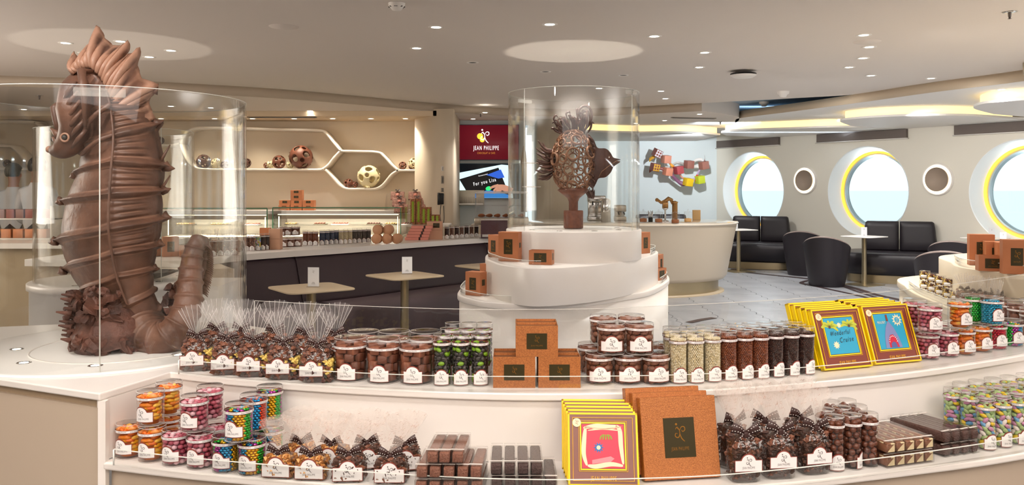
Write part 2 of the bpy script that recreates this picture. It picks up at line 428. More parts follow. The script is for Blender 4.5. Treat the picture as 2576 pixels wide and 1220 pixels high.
# ---- ceilings
struct('ceiling_upper', B().add(box(2.5, 7.0, 2.83, 24, 22, .06), sm=False), mat('recess_ceiling', '9FB2C2', .7))
edge = [U(px, py, CE) for px, py in ((-500, 168), (-200, 180), (0, 190), (300, 201), (700, 224), (1000, 251), (1130, 263), (1270, 272), (1450, 274), (1600, 268), (1845, 255), (2000, 247), (2190, 234.5), (2400, 205), (2576, 178), (2900, 125), (3300, 50))]
ec = cat(edge, 6)
poly = [(-9, ec[0].y)]+[(p.x, p.y) for p in ec]+[(13, ec[-1].y), (13, -3), (-9, -3)]
struct('ceiling', B().add(prism(poly, CE, CE+.12), sm=False), m_ceil)
# back lower ceiling (left and centre), rounded at its right end
ne = [p for p in ec if p.x < U(1800, 258, CE).x]
be = [U(1840, 303, LC), U(1858, 297, LC), U(1846, 306, LC), U(1800, 318, LC), U(1700, 322, LC), U(1600, 324, LC)]
be = cat([ne[-1], U(1845, 291, LC), U(1860, 299, LC), U(1845, 310, LC), U(1790, 318, LC), U(1600, 324, LC)], 6)
poly = [(-9, ne[0].y+.01)]+[(p.x, p.y+.01) for p in ne]+[(p.x, p.y) for p in be[1:]]+[(.3, 14.5), (-9, 14.5)]
struct('ceiling_back', B().add(prism(poly, LC, 2.8), sm=False), m_ceil)
# fascia that closes the front of the back ceiling
struct('trim_1', B().add(wall_ribbon([(-9, ne[0].y)]+[(p.x, p.y) for p in ne], .012, LC-.004, CE+.01)), m_fascia)
# window side lower ceiling
fe = cat([Vector((.31, 14.6, 0)), Vector((.9, 15.5, 0)), U(1600, 324, LC), U(1790, 318, LC), U(1845, 310, LC), U(1862, 297, LC), U(2000, 279, LC), U(2180, 255, LC), U(2350, 231, LC), U(2576, 203, LC), U(2900, 150, LC), Vector((12.5, 2.5, 0))], 6)
poly = [(p.x, p.y) for p in fe]+[(13, 2.5), (13, 17.3), (.31, 17.3)]
struct('ceiling_window', B().add(prism(poly, LC, CE), sm=False), m_ceilw)
lamp('AREA', (4.6, 13.4, 2.71), 22, (.7, .85, 1), 3, sy=2, name='recess_fill', target=(4.6, 13.5, 3))  # added cool fill, hidden above the lower ceiling, lifts the recess
struct('trim_2', B().add(wall_ribbon([(p.x, p.y) for p in fe[30:]], -.012, LC-.004, CE)), mat('fascia_tan', 'C4B39B', .6))
# cloud panels with an upstand that glows itself in place of cove light
ZC = 2.45
clouds = [[(1460, 330), (1520, 333), (1611, 335), (1696, 334), (1760, 336), (1812, 340)],
          [(1827, 341), (1814, 335), (1835, 331), (1889, 328), (2005, 324), (2080, 321), (2150, 321)],
          [(2140, 317), (2113, 306), (2140, 301), (2200, 296), (2300, 292), (2430, 292), (2560, 300)],
          [(2500, 288), (2450, 274), (2469, 263), (2520, 257), (2600, 252), (2750, 248), (3000, 262)]]
for i, cl in enumerate(clouds):
    P = cat([U(px, py, ZC) for px, py in cl], 8)
    a, z = P[0], P[-1]
    if i == 0: tail = [(z.x, 17.0), (a.x, 17.0)]
    else:
        ta = (Vector((z.x, z.y, 0))-P1).dot(WD); tb = (Vector((a.x, a.y, 0))-P1).dot(WD)
        tail = [tuple(wallpt(ta+.3, 0, -.002))[:2], tuple(wallpt(max(tb, t0+.01), 0, -.002))[:2]]
        if (Vector((z.x, z.y, 0))-P1).dot(WN) > -.01: P = [p for p in P if (Vector((p.x, p.y, 0))-P1).dot(WN) < -.01]
    e = thing('ceiling_cloud', ['farthest scalloped ceiling panel with warm light gap', 'scalloped ceiling panel above the left porthole', 'scalloped ceiling panel above the middle porthole', 'scalloped ceiling panel at the right edge of the picture'][i], 'ceiling panel', (0, 0, 0), 0, 'lit ceiling panels along the windows')
    B().add(prism([(p.x, p.y) for p in P]+tail, ZC+i*.0015, ZC+.032), sm=False).obj('panel', m_ceilw, e)
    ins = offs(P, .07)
    B().add(wall_ribbon([(p.x, p.y) for p in ins], .02, ZC+.032, LC+.001)).obj('glowing_upstand', m_upglow, e)
# uplight pools on the ceiling from the ground lights of the displays
for (px, py, h, r) in ((1442, 131, 1.02, .62), (290, 116, .95, .80)):
    p = U(px, py, CE)
    lamp('SPOT', (p.x, p.y, h), 26 if px > 1000 else 14, (1, .93, .82), .03, 2*math.atan(r/(CE-h)), .08, (p.x, p.y, CE), name='display_uplight')
# soffit over the shelf niche
struct('trim_3', B().add(box((xp-9)/2, (PF+NY)/2, 2.555, xp+9, NY-PF, .075), sm=False), mat('soffit_paint', 'DCC8AC', .7))
# ---- floor with tiles
m_grout = mat('floor_grout', '6E6A68', .7)
m_tile = mat('grey_marble_tile', 'A3A5AA', .3, nz=('909298', 2.5))
fl = B().add(box(2.5, 7, -.05, 24, 21, .1), sm=False).obj('floor', m_grout); fl['kind'] = 'structure'
tw, tl = .52, 1.5
def scal(y): 
    q = (y % .25)/.25; return .04*math.sin(PI*q)
ys = [-tl/2+tl*i/24 for i in range(25)]; g = .0035
tv = [(-tw/2+g+scal(y+tl/2), max(-tl/2+g, min(tl/2-g, y)), 0) for y in ys]+[(tw/2-g+scal(y+tl/2), max(-tl/2+g, min(tl/2-g, y)), 0) for y in ys]
n = 25; tf = [(i, n+i, n+i+1, i+1) for i in range(n-1)]
tv2 = tv+[(x, y, -.006) for x, y, z in tv]
tf2 = tf+[(i, i+1, 2*n+i+1, 2*n+i) for i in range(n-1)]+[(n+i+1, n+i, 3*n+i, 3*n+i+1) for i in range(n-1)]+[(0, 2*n, 3*n, n), (n-1, 2*n-1, 4*n-1, 3*n-1)]
tme = B().add((tv2, tf2), sm=False).mesh('tile', m_tile)
cnt = 0
for i in range(-8, 15):
    for j in range(0, 11):
        x = i*tw; y = 1.6+j*tl+(tl/2 if i % 2 else 0)
        if (x > -5.5 and x < 7.6) and abs(x) < y*.75+.8 and cnt < 290:
            o = bpy.data.objects.new('tile', tme); C.objects.link(o); o.parent = fl; o.location = (x, y, .008); cnt += 1
m_inlay = mat('dark_inlay', '3B2B2C', .4)
for pts, w in (([(1839, 677), (1920, 678), (2008, 681), (2100, 692)], .13), ([(1831, 679.5), (1926, 690), (2056, 704), (2140, 722), (2200, 740), (2277, 758), (2400, 800)], .10),
               ([(1872, 674), (1940, 676), (2008, 679)], .08), ([(2060, 700), (2016, 711), (2062, 722), (2171, 746), (2274, 775), (2400, 815)], .07),
               ([(2100, 712), (2160, 734), (2240, 760), (2350, 800)], .06), ([(1733, 811), (1765, 804), (1797, 799)], .09)):
    P = cat([U(px, py, .012) for px, py in pts], 6); a = offs(P, w/2); c = offs(P, -w/2); k = len(P)
    v = [(p.x, p.y, .0125) for p in a]+[(p.x, p.y, .0125) for p in c]
    B().add((v, [(i, i+1, k+i+1, k+i) for i in range(k-1)])).obj('inlay_strip', m_inlay, fl)
# ---- ceiling fixtures
def fixture(kind='on'):
    e = thing('downlight', None, 'ceiling light')
    B().add(lathe([(.036, 0), (.038, -.003), (.056, -.004), (.06, 0)], 24)).obj('trim', m_trim, e)
    B().add(lathe([(.037, -.001), (.03, .0), (.0001, .0)], 20)).obj('lens', m_lamp if kind == 'on' else m_lampoff, e)
    return e
f_on = fixture(); f_off = fixture('off')
onl = [(1097, 68, CE, 1), (1048, 121, CE, 1), (1383, 61, CE, 1), (1646, 91, CE, 1), (1773, 132, CE, 1), (2173, 88, CE, 1), (2187, 118, CE, 1), (2171, 146, CE, 1), (2136, 169, CE, 1), (2191, 190, CE, 1), (1663, 229, CE, 1), (1674, 248, CE, 1), (2342, 197, CE, 1), (1759, 169, CE, 1),
       (1189, 157, CE, 0), (1372, 180, CE, 0), (1568, 189, CE, 0), (303, 104, CE, 1), (430, 127, CE, 1), (165, 108, CE, 1), (375, 143, CE, 1), (213, 133, CE, 1), (1507, 222, CE, 1),
       (430, 267, LC, 1), (530, 271, LC, 1), (780, 278.5, LC, 1), (876, 281.5, LC, 1), (60, 275, LC, 1), (1220, 283, LC, 1), (1190, 299, LC, 1), (1760, 287, LC, 1), (1672, 303, LC, 1), (1600, 310, LC, 1),
       (2519, 225, LC, 1), (2110, 300, LC, 1)]
soff = [(635, 296), (740, 298), (837, 302), (933, 306), (1020, 310), (540, 293), (405, 288)]
allf = sorted(onl+[(a, c, 2.517, 1) for a, c in soff]); cnt_ = {}
for px, py, z, on in allf:
    p = Vector(((px-1288)*12.2/F, 12.2, 2.517)) if z == 2.517 else U(px, py, z)
    key = (z, on, px > 1288); cnt_[key] = cnt_.get(key, -1)+1
    lab = '%s downlight in %s, %s from the left in the %s half' % ('lit' if on else 'unlit', {CE: 'the main ceiling', LC: 'the lower ceiling', 2.517: 'the shelf soffit'}[z], ORD[cnt_[key]], 'right' if px > 1288 else 'left')
    place(f_on if on else f_off, (p.x, p.y, z-.0005), 0, lab, 'round ceiling downlights')
# spot light of each working downlight
for px, py, z in ((1097, 68, CE), (1383, 61, CE), (1646, 91, CE), (1773, 132, CE), (2173, 88, CE), (2171, 146, CE), (1663, 229, CE), (430, 127, CE), (2342, 197, CE), (430, 267, LC), (780, 278, LC), (1220, 283, LC), (1672, 303, LC), (2519, 225, LC)):
    p = U(px, py, z); lamp('SPOT', (p.x, p.y, z-.03), 30, (1, .93, .86), .04, 1.9, .8, name='downlight_beam')
for px in (300, 480, 635, 740, 837, 933, 1020):
    lamp('SPOT', ((px-1288)*12.2/F, 12.2, 2.5), 20, (1, .88, .70), .04, 1.9, .8, name='shelf_beam')
# spots on the front counter and the sculptures (fixtures in the ceiling above the frame)
for x, y, e_, tx, ty, tz in ((-1.5, 2.0, 60, -1.5, 3.0, 1.1), (-.9, 1.6, 40, -.9, 2.5, .8), (-.2, 1.5, 40, -.2, 2.4, .8), (.5, 1.5, 40, .5, 2.4, .8), (1.2, 1.7, 40, 1.2, 2.6, .8), (2.0, 2.1, 40, 1.9, 3.0, .8), (.45, 4.8, 40, .45, 6.0, 1.1), (.2, 6.4, 20, .3, 6.0, 1.0), (3.2, 4.6, 34, 3.2, 5.6, .9), (-2.2, 2.2, 40, -1.5, 3.1, 1.6)):
    lamp('SPOT', (x, y, 2.66), e_*.42, (1, .94, .89), .06, 1.5, .7, (tx, ty, tz), name='display_spot')
lamp('SPOT', (3.3, 14.5, 2.38), 110, (.92, .97, 1), .05, 1.5, .5, (2.9, 17, 1.7), name='art_spot')
for x, y in ((4.6, 8.6), (5.6, 7.4), (3.6, 10.4), (4.3, 12.2), (3.2, 14.2), (6.3, 9.6), (5.3, 10.9), (2.4, 9.0), (2.6, 6.0)):  # added fill spots without fixtures, lift floor and wall on the window side
    lamp('SPOT', (x, y, 2.43), 22, (1, .97, .93), .05, 2.3, .8, (x+1.6, y+.8, .9), name='cafe_fill_spot')
    lamp('SPOT', (x, y, 2.43), 55, (1, .97, .93), .05, 2.3, .8, name='cafe_fill_spot')
# smoke detectors, sprinklers, access point, vents
e = thing('smoke_detector', 'white smoke detector in the main ceiling at the top centre', 'smoke detector', U(998, 8, CE)-Vector((0, 0, .001)))
B().add(lathe([(.001, -.045), (.03, -.045), (.04, -.03), (.052, -.02), (.056, 0)], 28)).obj('body', m_trim, e)
for i in range(8): B().add(box(.043*math.cos(i*PI/4), .043*math.sin(i*PI/4), -.024, .022, .006, .007)).obj('vent_slot', m_lampoff, e)
for px, py, lab in ((1970, 233, 'white smoke detector hanging from the main ceiling above the blue recess'), (1922, 264, 'white dome detector in the blue ceiling recess')):
    z = CE if py < 250 else 2.8
    e = thing('smoke_detector', lab, 'smoke detector', U(px, py-(3 if z == CE else 8), z))
    B().add(lathe([(.001, -.075), (.035, -.07), (.05, -.04), (.07, -.03), (.075, 0)], 24)).obj('body', m_trim, e)
e = thing('speaker', 'black and white round speaker hanging under the main ceiling', 'speaker', U(1870, 178, CE))
B().add(lathe([(.001, -.075), (.10, -.07), (.13, -.05), (.135, -.045)], 36)).obj('cover', m_trim, e)
B().add(lathe([(.135, -.045), (.13, -.028), (.09, -.02), (.001, -.02)], 36)).obj('rim', m_black, e)
B().add(lathe([(.09, -.02), (.075, 0)], 24)).obj('neck', m_chrome, e)
for px, py, z, lab in ((2540, 30, CE, 'chrome ceiling sprinkler at the top right corner'), (99, 240, LC, 'small ceiling sprinkler behind the left glass case'), (1591, 225, CE, 'small ceiling sprinkler above the rim of the central glass case'), (1209, 286, LC, 'small ceiling sprinkler above the two screens'), (1812, 306, LC, 'small ceiling sprinkler by the farthest lit ceiling panel')):
    e = thing('sprinkler', lab, 'sprinkler', U(px, py, z))
    B().add(lathe([(.03, 0), (.045, -.003), (.03, -.006), (.001, -.006)], 24)).obj('plate', m_chrome, e)
    B().add(lathe([(.012, -.005), (.010, -.03), (.006, -.045), (.014, -.047), (.001, -.05)], 12)).obj('head', mat('sprinkler_brass', '6B625C', .4, metal=.7), e)
for px, py, w, rz, lab in ((745, 285, 1.0, 0, 'long grey slot diffuser before the soffit over the shelves'), (1745, 296, .75, .25, 'grey slot diffuser in the lower ceiling near the coffee counter')):
    p = U(px, py, LC) if px > 1000 else Vector(((745-1288)*12.68/F, 11.9, 2.5165))
    e = thing('air_diffuser', lab, 'vent', p, rz)
    B().add(box(0, 0, -.006, w, .07, .012)).obj('frame', m_grey, e)
    b = B(); b.add(box(0, .014, -.013, w*.96, .012, .004)); b.add(box(0, -.014, -.013, w*.96, .012, .004)); b.obj('slot', m_lampoff, e)
for px, py, lab in ((714, 67, 'flat round cover plate in the left ceiling'), (2181, 105, 'flat round cover plate among the right downlights')):
    o = B().add(lathe([(.001, -.004), (.105, -.004), (.11, 0)], 36)).obj('cover_plate', m_ceil, None, Matrix.Translation(U(px, py, CE))); tag(o, lab, 'cover plate')
# ================================================================ FRONT DISPLAY COUNTER
ZU, ZL = .90, .70
# upper deck outline (front)
fr = cat([U(px, py, ZU) for px, py in ((429, 936), (600, 954), (900, 975), (1300, 990), (1700, 984), (2000, 964), (2300, 935), (2576, 893), (2850, 840))], 8)
cor = U(250, 990, ZU); lft = U(-160, 930, ZU)
bk = offs(fr, .60)
deck = [(lft.x-.7, lft.y+.25), (lft.x, lft.y), (cor.x, cor.y)]+[(p.x, p.y) for p in fr]
bkp = [(p.x, p.y) for p in reversed(bk) if p.x > -.98]
hc = (-1.51, 3.07)                       # statue disc centre
deck += bkp+[(-.93, 3.2), (-1.0, 3.45), (-1.25, 3.62), (-1.6, 3.66), (-1.9, 3.6), (lft.x-.7, 3.4)]
counter = thing('display_counter', 'white curved two-step display counter across the front, full of sweets', 'counter', (0, 0, 0))
o = B().add(prism(deck, ZU-.022, ZU), sm=False).obj('worktop', m_white, counter); bevel(o, .004)
# riser between the shelves, and the step wall at the left
ris = offs(fr, .012)
st = [(cor.x+.004, cor.y+.01)]+[(p.x, p.y) for p in ris]
o = B().add(wall_ribbon(st, .02, ZL, ZU-.022), sm=False).obj('riser', m_white, counter)
lo = cat([U(px, py, ZL) for px, py in ((258, 1163), (400, 1180), (573, 1197), (896, 1221), (1300, 1240), (1700, 1233), (1980, 1214), (2300, 1178), (2576, 1139), (2850, 1080))], 8)
shelf = [(p.x, p.y) for p in lo]+[(p.x, p.y) for p in reversed(offs(fr, .05))]+[(cor.x+.012, cor.y+.03)]
o = B().add(prism(shelf, ZL-.022, ZL), sm=False).obj('shelf', m_white, counter); bevel(o, .006, 3)
base = offs(lo, .035)
B().add(wall_ribbon([(p.x, p.y) for p in base], .02, .0, ZL-.022), sm=False).obj('front_panel', m_body, counter)
gr_ = [(lft.x-.7, lft.y+.262), (lft.x, lft.y+.012), (cor.x-.006, cor.y+.012)]
B().add(wall_ribbon(gr_, .02, .0, ZU-.045), sm=False).obj('left_panel', m_body, counter)
B().add(wall_ribbon([(x, y+.012) for x, y in gr_], .02, ZU-.05, ZU-.02), sm=False).obj('shadow_gap', mat('gap_panel', 'A8957C', .6), counter)
o = B().add(box(cor.x+.006, cor.y+.012, (ZU-.022)/2+.001, .022, .022, ZU-.026), sm=False).obj('corner_post', m_white, counter)
# acrylic rims and rear screen
def acryl(name, lab, path, h, z, par=None, ends=True):
    e = par or thing(name, lab, 'glass guard', (0, 0, 0))
    pp = [(p[0], p[1]) for p in path]
    B().add(wall_ribbon(pp, .003, z, z+h), sm=False).obj('panel', m_glass, e)
    b = B().add(wall_ribbon(pp, .0035, z+h, z+h+.0018), sm=False)
    for q in ((0, -1) if ends else ()): b.add(box(pp[q][0], pp[q][1], z+h/2, .0035, .0035, h))
    b.obj('polished_edge', m_gedge2 if h > .1 else m_gedge, e)
    return e
e = acryl('acrylic_guard', 'low clear acrylic guard along the edge of the lower shelf', cat([U(px, py, ZL+.045) for px, py in ((286, 1131), (500, 1155), (900, 1187), (1300, 1207), (1700, 1202), (1980, 1181), (2300, 1142), (2576, 1100), (2800, 1055))], 6), .045, ZL)
e = acryl('acrylic_guard', 'low clear acrylic guard along the edge of the upper shelf', cat([U(px, py, ZU+.045) for px, py in ((450, 906), (700, 927), (1000, 943), (1300, 948), (1700, 944), (2000, 927), (2300, 897), (2576, 857), (2800, 815))], 6), .045, ZU)
e = acryl('acrylic_screen', 'tall clear acrylic screen behind the sweets on the upper shelf', cat([U(px, py, 1.06) for px, py in ((640, 757), (850, 768), (1150, 778), (1450, 778), (1690, 769), (2000, 752), (2290, 728), (2576, 690), (2800, 640))], 6), .16, ZU)
# ================================================================ STATUE CASE
def case(name, lab, cx, cy, r, z0, z1, seams, tabs, extra=None):
    e = thing(name, lab, 'display case', (cx, cy, z0))
    h = z1-z0
    B().add(lathe([(r, 0), (r, h)], 96)).add(lathe([(r-.008, h), (r-.008, 0)], 96)).obj('glass_wall', m_glass, e)
    B().add(lathe([(r, h), (r+.0004, h+.002), (r-.008, h+.002)], 96)).obj('top_edge', m_gedge, e)
    for a in seams:
        B().add(box((r-.003)*math.cos(a), (r-.003)*math.sin(a), h/2, .003, .003, h)).obj('seam', m_gedge, e)
    for a in tabs:
        v = []; f = []
        b = B()
        for i in range(8):
            q = a-.075/r+.15/r*i/7
            v += [((r+.004)*math.cos(q), (r+.004)*math.sin(q), h-.035), ((r+.004)*math.cos(q), (r+.004)*math.sin(q), h-.008), ((r-.012)*math.cos(q), (r-.012)*math.sin(q), h-.008), ((r-.012)*math.cos(q), (r-.012)*math.sin(q), h-.035)]
        for i in range(7):
            for j in range(4): f.append((i*4+j, i*4+(j+1) % 4, i*4+4+(j+1) % 4, i*4+4+j))
        f += [(0, 1, 2, 3), (31, 30, 29, 28)]
        b.add((v, f), sm=False).obj('joint_clip', sheer('acrylic_clip', 'E8E6E0', .22), e)
    return e
case('display_case', 'tall round glass case around the chocolate seahorse', hc[0], hc[1], .49, .906, 1.824, [math.radians(-67)], [math.radians(-67)])
e = thing('round_plinth', 'white round plinth disc with recessed floor lights under the seahorse', 'plinth', (hc[0], hc[1], ZU))
B().add(lathe([(.001, .0055), (.50, .0055), (.503, .003), (.503, .0004)], 96)).obj('disc', mat('white_disc', 'F8F6F2', .3), e)
B().add(lathe([(.30, .0054), (.30, .0085), (.306, .0085), (.306, .0054)], 64, cx=.06, cy=-.02)).obj('groove_ring', m_trim, e)
for k, (px, py) in enumerate(((42, 878), (60, 912), (240, 919), (170, 844), (447, 892))):
    p = U(px, py, ZU+.006)
    l = B().add(lathe([(.014, 0), (.022, .0015), (.024, 0)], 24)).obj('light_trim', m_chrome, e, T(p.x-hc[0], p.y-hc[1], .0055))
    B().add(lathe([(.001, .0006), (.0145, .0006)], 16)).obj('lens', m_ledw, l)
# ================================================================ CENTRAL PEDESTAL
ped = thing('tiered_pedestal', 'white three-tier round pedestal in the centre carrying the fish case', 'pedestal', (.456, 6.08, 0))
PC = (.456, 6.08)
def loc(P): return [(p[0]-PC[0], p[1]-PC[1]) for p in P]
def tier(pts, z0, z1, name, par, c=PC, m=m_white, over=.0):
    P = cat([Vector((x, y, 0)) for x, y in pts], 8, True)
    q = [(p.x-c[0], p.y-c[1]) for p in P]
    o = B().add(prism(q, z0, z1)).obj(name, m, par); bevel(o, .006, 2); return q
t1 = [(PC[0]+.50*math.cos(a), PC[1]+.50*math.sin(a)) for a in [2*PI*i/12 for i in range(12)]]
tier(t1, .975, 1.19, 'upper_tier', ped)
t2 = [U(px, py, .98) for px, py in ((1221, 648), (1240, 658), (1267, 666), (1343, 674), (1461, 669), (1566, 657), (1641, 641))]
t2 = [(p.x, p.y-.03) for p in t2]+[(1.16, 6.75), (.75, 7.0), (.2, 6.95), (-.15, 6.5)]
tier(t2, .735, .98, 'middle_tier', ped)
t3 = [U(px, py, .74) for px, py in ((1151, 736), (1186, 753), (1251, 762), (1343, 764), (1461, 757), (1579, 741), (1645, 727), (1684, 700))]
t3 = [(p.x, p.y) for p in t3]+[(1.28, 7.3), (.8, 7.5), (.2, 7.35), (-.28, 6.7)]
q3 = tier(t3, .70, .74, 'lower_tier', ped)
o = B().add(wall_ribbon([(x*.985, y*.985) for x, y in q3], .02, 0, .70, True)).obj('base', m_white, ped)
def guard(pts, z, a, b_, par, c=PC):
    P = [Vector((x-c[0], y-c[1], 0)) for x, y in pts]; P = cat(P, 6)[a:b_]; P = offs(P, .02)
    B().add(wall_ribbon(P, .004, z, z+.045)).obj('acrylic_rim', m_glass, par); B().add(wall_ribbon(P, .0045, z+.045, z+.048)).obj('rim_edge', m_gedge, par)
guard([t2[-2], t2[-1]]+t2[:8], .98, 4, 32, ped); guard([t2[5], t2[6], t2[7], t2[8]], .98, 6, 16, ped)
guard([t3[-2], t3[-1]]+t3[:7], .74, 4, 32, ped); guard(t3[6:10], .74, 3, 16, ped)
case('display_case', 'round glass case around the chocolate fish on the central pedestal', PC[0], PC[1], .485, 1.19, 2.19, [math.radians(a) for a in (-140, -35)], [math.radians(a) for a in (-35, -222)])
for k, a in enumerate((-150, -110, -70, -30, 20)):
    l = B().add(lathe([(.012, 0), (.02, .0015), (.022, 0)], 20)).obj('light_trim', m_chrome, ped, T(.36*math.cos(math.radians(a)), .36*math.sin(math.radians(a)), 1.1905))
# ================================================================ RIGHT TIERED DISPLAY
rd = thing('tiered_display', 'cream stepped display at the right edge with orange boxes on top', 'display stand', (3.6, 5.2, 0)); RC = (3.6, 5.2)
a1 = [U(px, py, .98) for px, py in ((2392, 660), (2418, 672), (2511, 684), (2640, 700), (2900, 725))]
a1 = [(p.x, p.y) for p in a1]+[(5.2, 4.1), (5.2, 6.2), (4.2, 6.6), (3.3, 6.25)]
a2 = [U(px, py, .74) for px, py in ((2278, 721), (2303, 739), (2340, 755), (2400, 779), (2520, 800), (2700, 825))]
a2 = [(p.x, p.y) for p in a2]+[(5.4, 3.9), (5.4, 6.6), (4.2, 7.2), (3.3, 6.9)]
m_cream = mat('cream_surface', 'E6D8BE', .35)
tier(a1, .70, .98, 'upper_tier', rd, RC, m_cream); q = tier(a2, .69, .74, 'lower_tier', rd, RC, m_cream)
B().add(wall_ribbon([(x*.985, y*.985) for x, y in q], .02, 0, .69, True)).obj('base', m_cream, rd)
P = [Vector((x-RC[0], y-RC[1], 0)) for x, y in a1]
P = cat(P[:4], 6); P = offs(P, .02)
B().add(wall_ribbon(P, .004, .98, 1.03)).obj('acrylic_rim', m_glass, rd); B().add(wall_ribbon(P, .0045, 1.03, 1.033)).obj('rim_edge', m_gedge, rd)
P = [Vector((x-RC[0], y-RC[1], 0)) for x, y in a2]
P = cat(P[:5], 6); P = offs(P, .02)
B().add(wall_ribbon(P, .004, .74, .785)).obj('acrylic_rim', m_glass, rd); B().add(wall_ribbon(P, .0045, .785, .788)).obj('rim_edge', m_gedge, rd)
# ================================================================ SECOND CASE AT THE LEFT, BEHIND THE SEAHORSE
sx, sy = -2.56, 5.3
e = thing('round_display_base', 'white round display base with a side block behind the seahorse', 'display stand', (sx, sy, 0))
B().add(lathe([(.001, .905), (.5, .905), (.506, .90), (.506, .865), (.49, .86), (.49, 0)], 64)).obj('drum', m_white, e)
B().add(box(.42, .22, .43, .5, .5, .86), sm=False).obj('side_block', m_white, e)
for a in (-100, -60, -25, 30):
    B().add(lathe([(.012, 0), (.02, .0015), (.022, 0)], 20)).obj('light_trim', m_chrome, e, T(.38*math.cos(math.radians(a)), .38*math.sin(math.radians(a)), .9055))
case('display_case', 'second round glass case standing behind the seahorse', sx, sy, .47, .906, 1.86, [math.radians(-32)], [])
e = thing('fluted_bowl', 'dark fluted shell bowl in the second glass case', 'bowl', (sx+.23, sy-.1, .907), .3)
v = []; f = []
for i in range(6):
    for j in range(60):
        a = 2*PI*j/60; r = (.03+.12*i/5)*(1+.05*math.cos(a*20)*i/5); v.append((r*1.3*math.cos(a), r*math.sin(a), .006+.05*(i/5)**1.6))
for i in range(5):
    for j in range(60): f.append((i*60+j, i*60+(j+1) % 60, i*60+60+(j+1) % 60, i*60+60+j))
B().add((v, f+[tuple(range(60))])).obj('shell', mat('slate_shell', '4E4742', .4), e)
e = thing('curved_wall_counter', 'beige counter front at the far left behind the glass', 'counter', (-5.2, 8.2, 0))
B().add(box(0, 0, .46, 3.6, .9, .92), sm=False).obj('body', mat('beige_counter', 'A8967A', .5), e)
B().add(box(0, -.02, .945, 3.7, 1.0, .05), sm=False).obj('worktop', m_white, e)
# small boxes and jars on it
for k, (px, lab) in enumerate(((10, 'left'), (40, 'right'))):
    p = W(px, 565, 8.1)
# ================================================================ CURVED BAR WITH BANQUETTE
ZB = .92
bp = [Vector((-3.9, 6.55, 0)), U(480, 655, ZB), U(540, 648, ZB), U(610, 640, ZB), U(740, 631, ZB), U(880, 622, ZB), U(1060, 609, ZB), U(1240, 597.5, ZB), U(1400, 589, ZB)]
bp[1].z = 0
P = cat([Vector((p.x, p.y, 0)) for p in bp], 8)
bar = thing('curved_bar', 'long curved white bar top lined with jars behind the dark banquette', 'counter', (0, 0, 0))
o = B().add(prism([(p.x, p.y) for p in P]+[(p.x, p.y) for p in reversed(offs(P, .62))], ZB-.055, ZB), sm=False).obj('worktop', m_white, bar); bevel(o, .004)
B().add(wall_ribbon(offs(P, .12), .4, 0, ZB-.056), sm=False).obj('body', m_body, bar)
bq = thing('curved_banquette', 'long curved dark leather banquette below the white bar', 'sofa', (0, 0, 0))
Pb = [p for p in P if p.x > -2.5]
def arc_section(P, i0, i1, prof):
    v = []; f = []; base = P[i0:i1+1]; O = {}
    for k, (d, z) in enumerate(prof): O[k] = offs(P, d)[i0:i1+1]
    n = len(base); m = len(prof)
    for i in range(n):
        for k, (d, z) in enumerate(prof):
            q = O[k][i]; v.append((q.x, q.y, z))
    for i in range(n-1):
        for k in range(m): f.append((i*m+k, i*m+(k+1) % m, (i+1)*m+(k+1) % m, (i+1)*m+k))
    f += [tuple(range(m)), tuple(range((n-1)*m+m-1, (n-1)*m-1, -1))]
    return v, f
nb = len(Pb); cuts = [0, nb*17//40, nb*33//40, nb-1]
for i in range(3):
    a, c = cuts[i], cuts[i+1]
    Q = cat([Vector((p.x, p.y, 0)) for p in Pb[a:c+1]], 3)
    o = B().add(arc_section(Q, 0, len(Q)-1, [(-.10, .40), (-.13, .46), (-.02, .82), (.0, .85), (.03, .863), (.09, .863), (.11, .85), (.11, .40)])).obj('backrest', m_leather, bq); bevel(o, .02, 3)
    Q2 = [Q[j] for j in range(1, len(Q)-1)]
    o = B().add(arc_section(Q2, 0, len(Q2)-1, [(-.62, .12), (-.64, .40), (-.62, .45), (-.57, .472), (-.3, .475), (-.12, .45), (-.12, .12)])).obj('seat', m_seat, bq); bevel(o, .02, 3)
B().add(wall_ribbon(offs(Pb, -.50), .35, 0, .118), sm=False).obj('plinth', m_leather2, bq)
# ---- menu stand and tables
def menu():
    e = thing('menu_holder', None, 'menu stand')
    B().add(box(0, 0, .002, .09, .05, .004)).obj('foot', m_plast, e)
    B().add(box(0, .004, .075, .088, .003, .142), sm=False).obj('card', mat('menu_card', 'EDF0F5', .4), e)
    B().add(flatxz(emblem(.016), -.0, .108), 0).obj('emblem', m_ink, e, T(0, .001, 0))
    b = B(); 
    for k in range(3): b.add(box(0, .0018, .022+k*.006, .03-.006*k, .0006, .0015))
    b.obj('lines', m_ink, e)
    return e
mproto = menu()
def table(x, y, rz, lab, wd=.52, h=.75, px=None):
    e = thing('square_table', lab, 'table', (x, y, .008), rz, 'small square pedestal tables')
    o = B().add(prism([(a*wd/2*math.copysign(abs(math.cos(t))**.25, math.cos(t)), a*wd/2*math.copysign(abs(math.sin(t))**.25, math.sin(t))) for a in (1,) for t in [2*PI*(i+.5)/48 for i in range(48)]], h-.02, h-.008)).obj('tabletop', m_table if y < 8.5 else m_white, e); bevel(o, .003)
    B().add(lathe([(.035, .012), (.035, h-.03), (.09, h-.02)], 20)).obj('column', m_champ, e)
    B().add(rbox(0, 0, .006, .42, .42, .012, .003)).obj('base_plate', m_champ, e)
    return e
def tablep(px, py, rz, lab, mlab, dx=0, mpx=None, mrz=0):
    p = U(px, py, .75); t = table(p.x, p.y, rz, lab)
    if mlab:
        q = U(mpx[0], mpx[1], .75); place(mproto, (q.x, q.y, .751), mrz, mlab, 'menu stands on the tables')
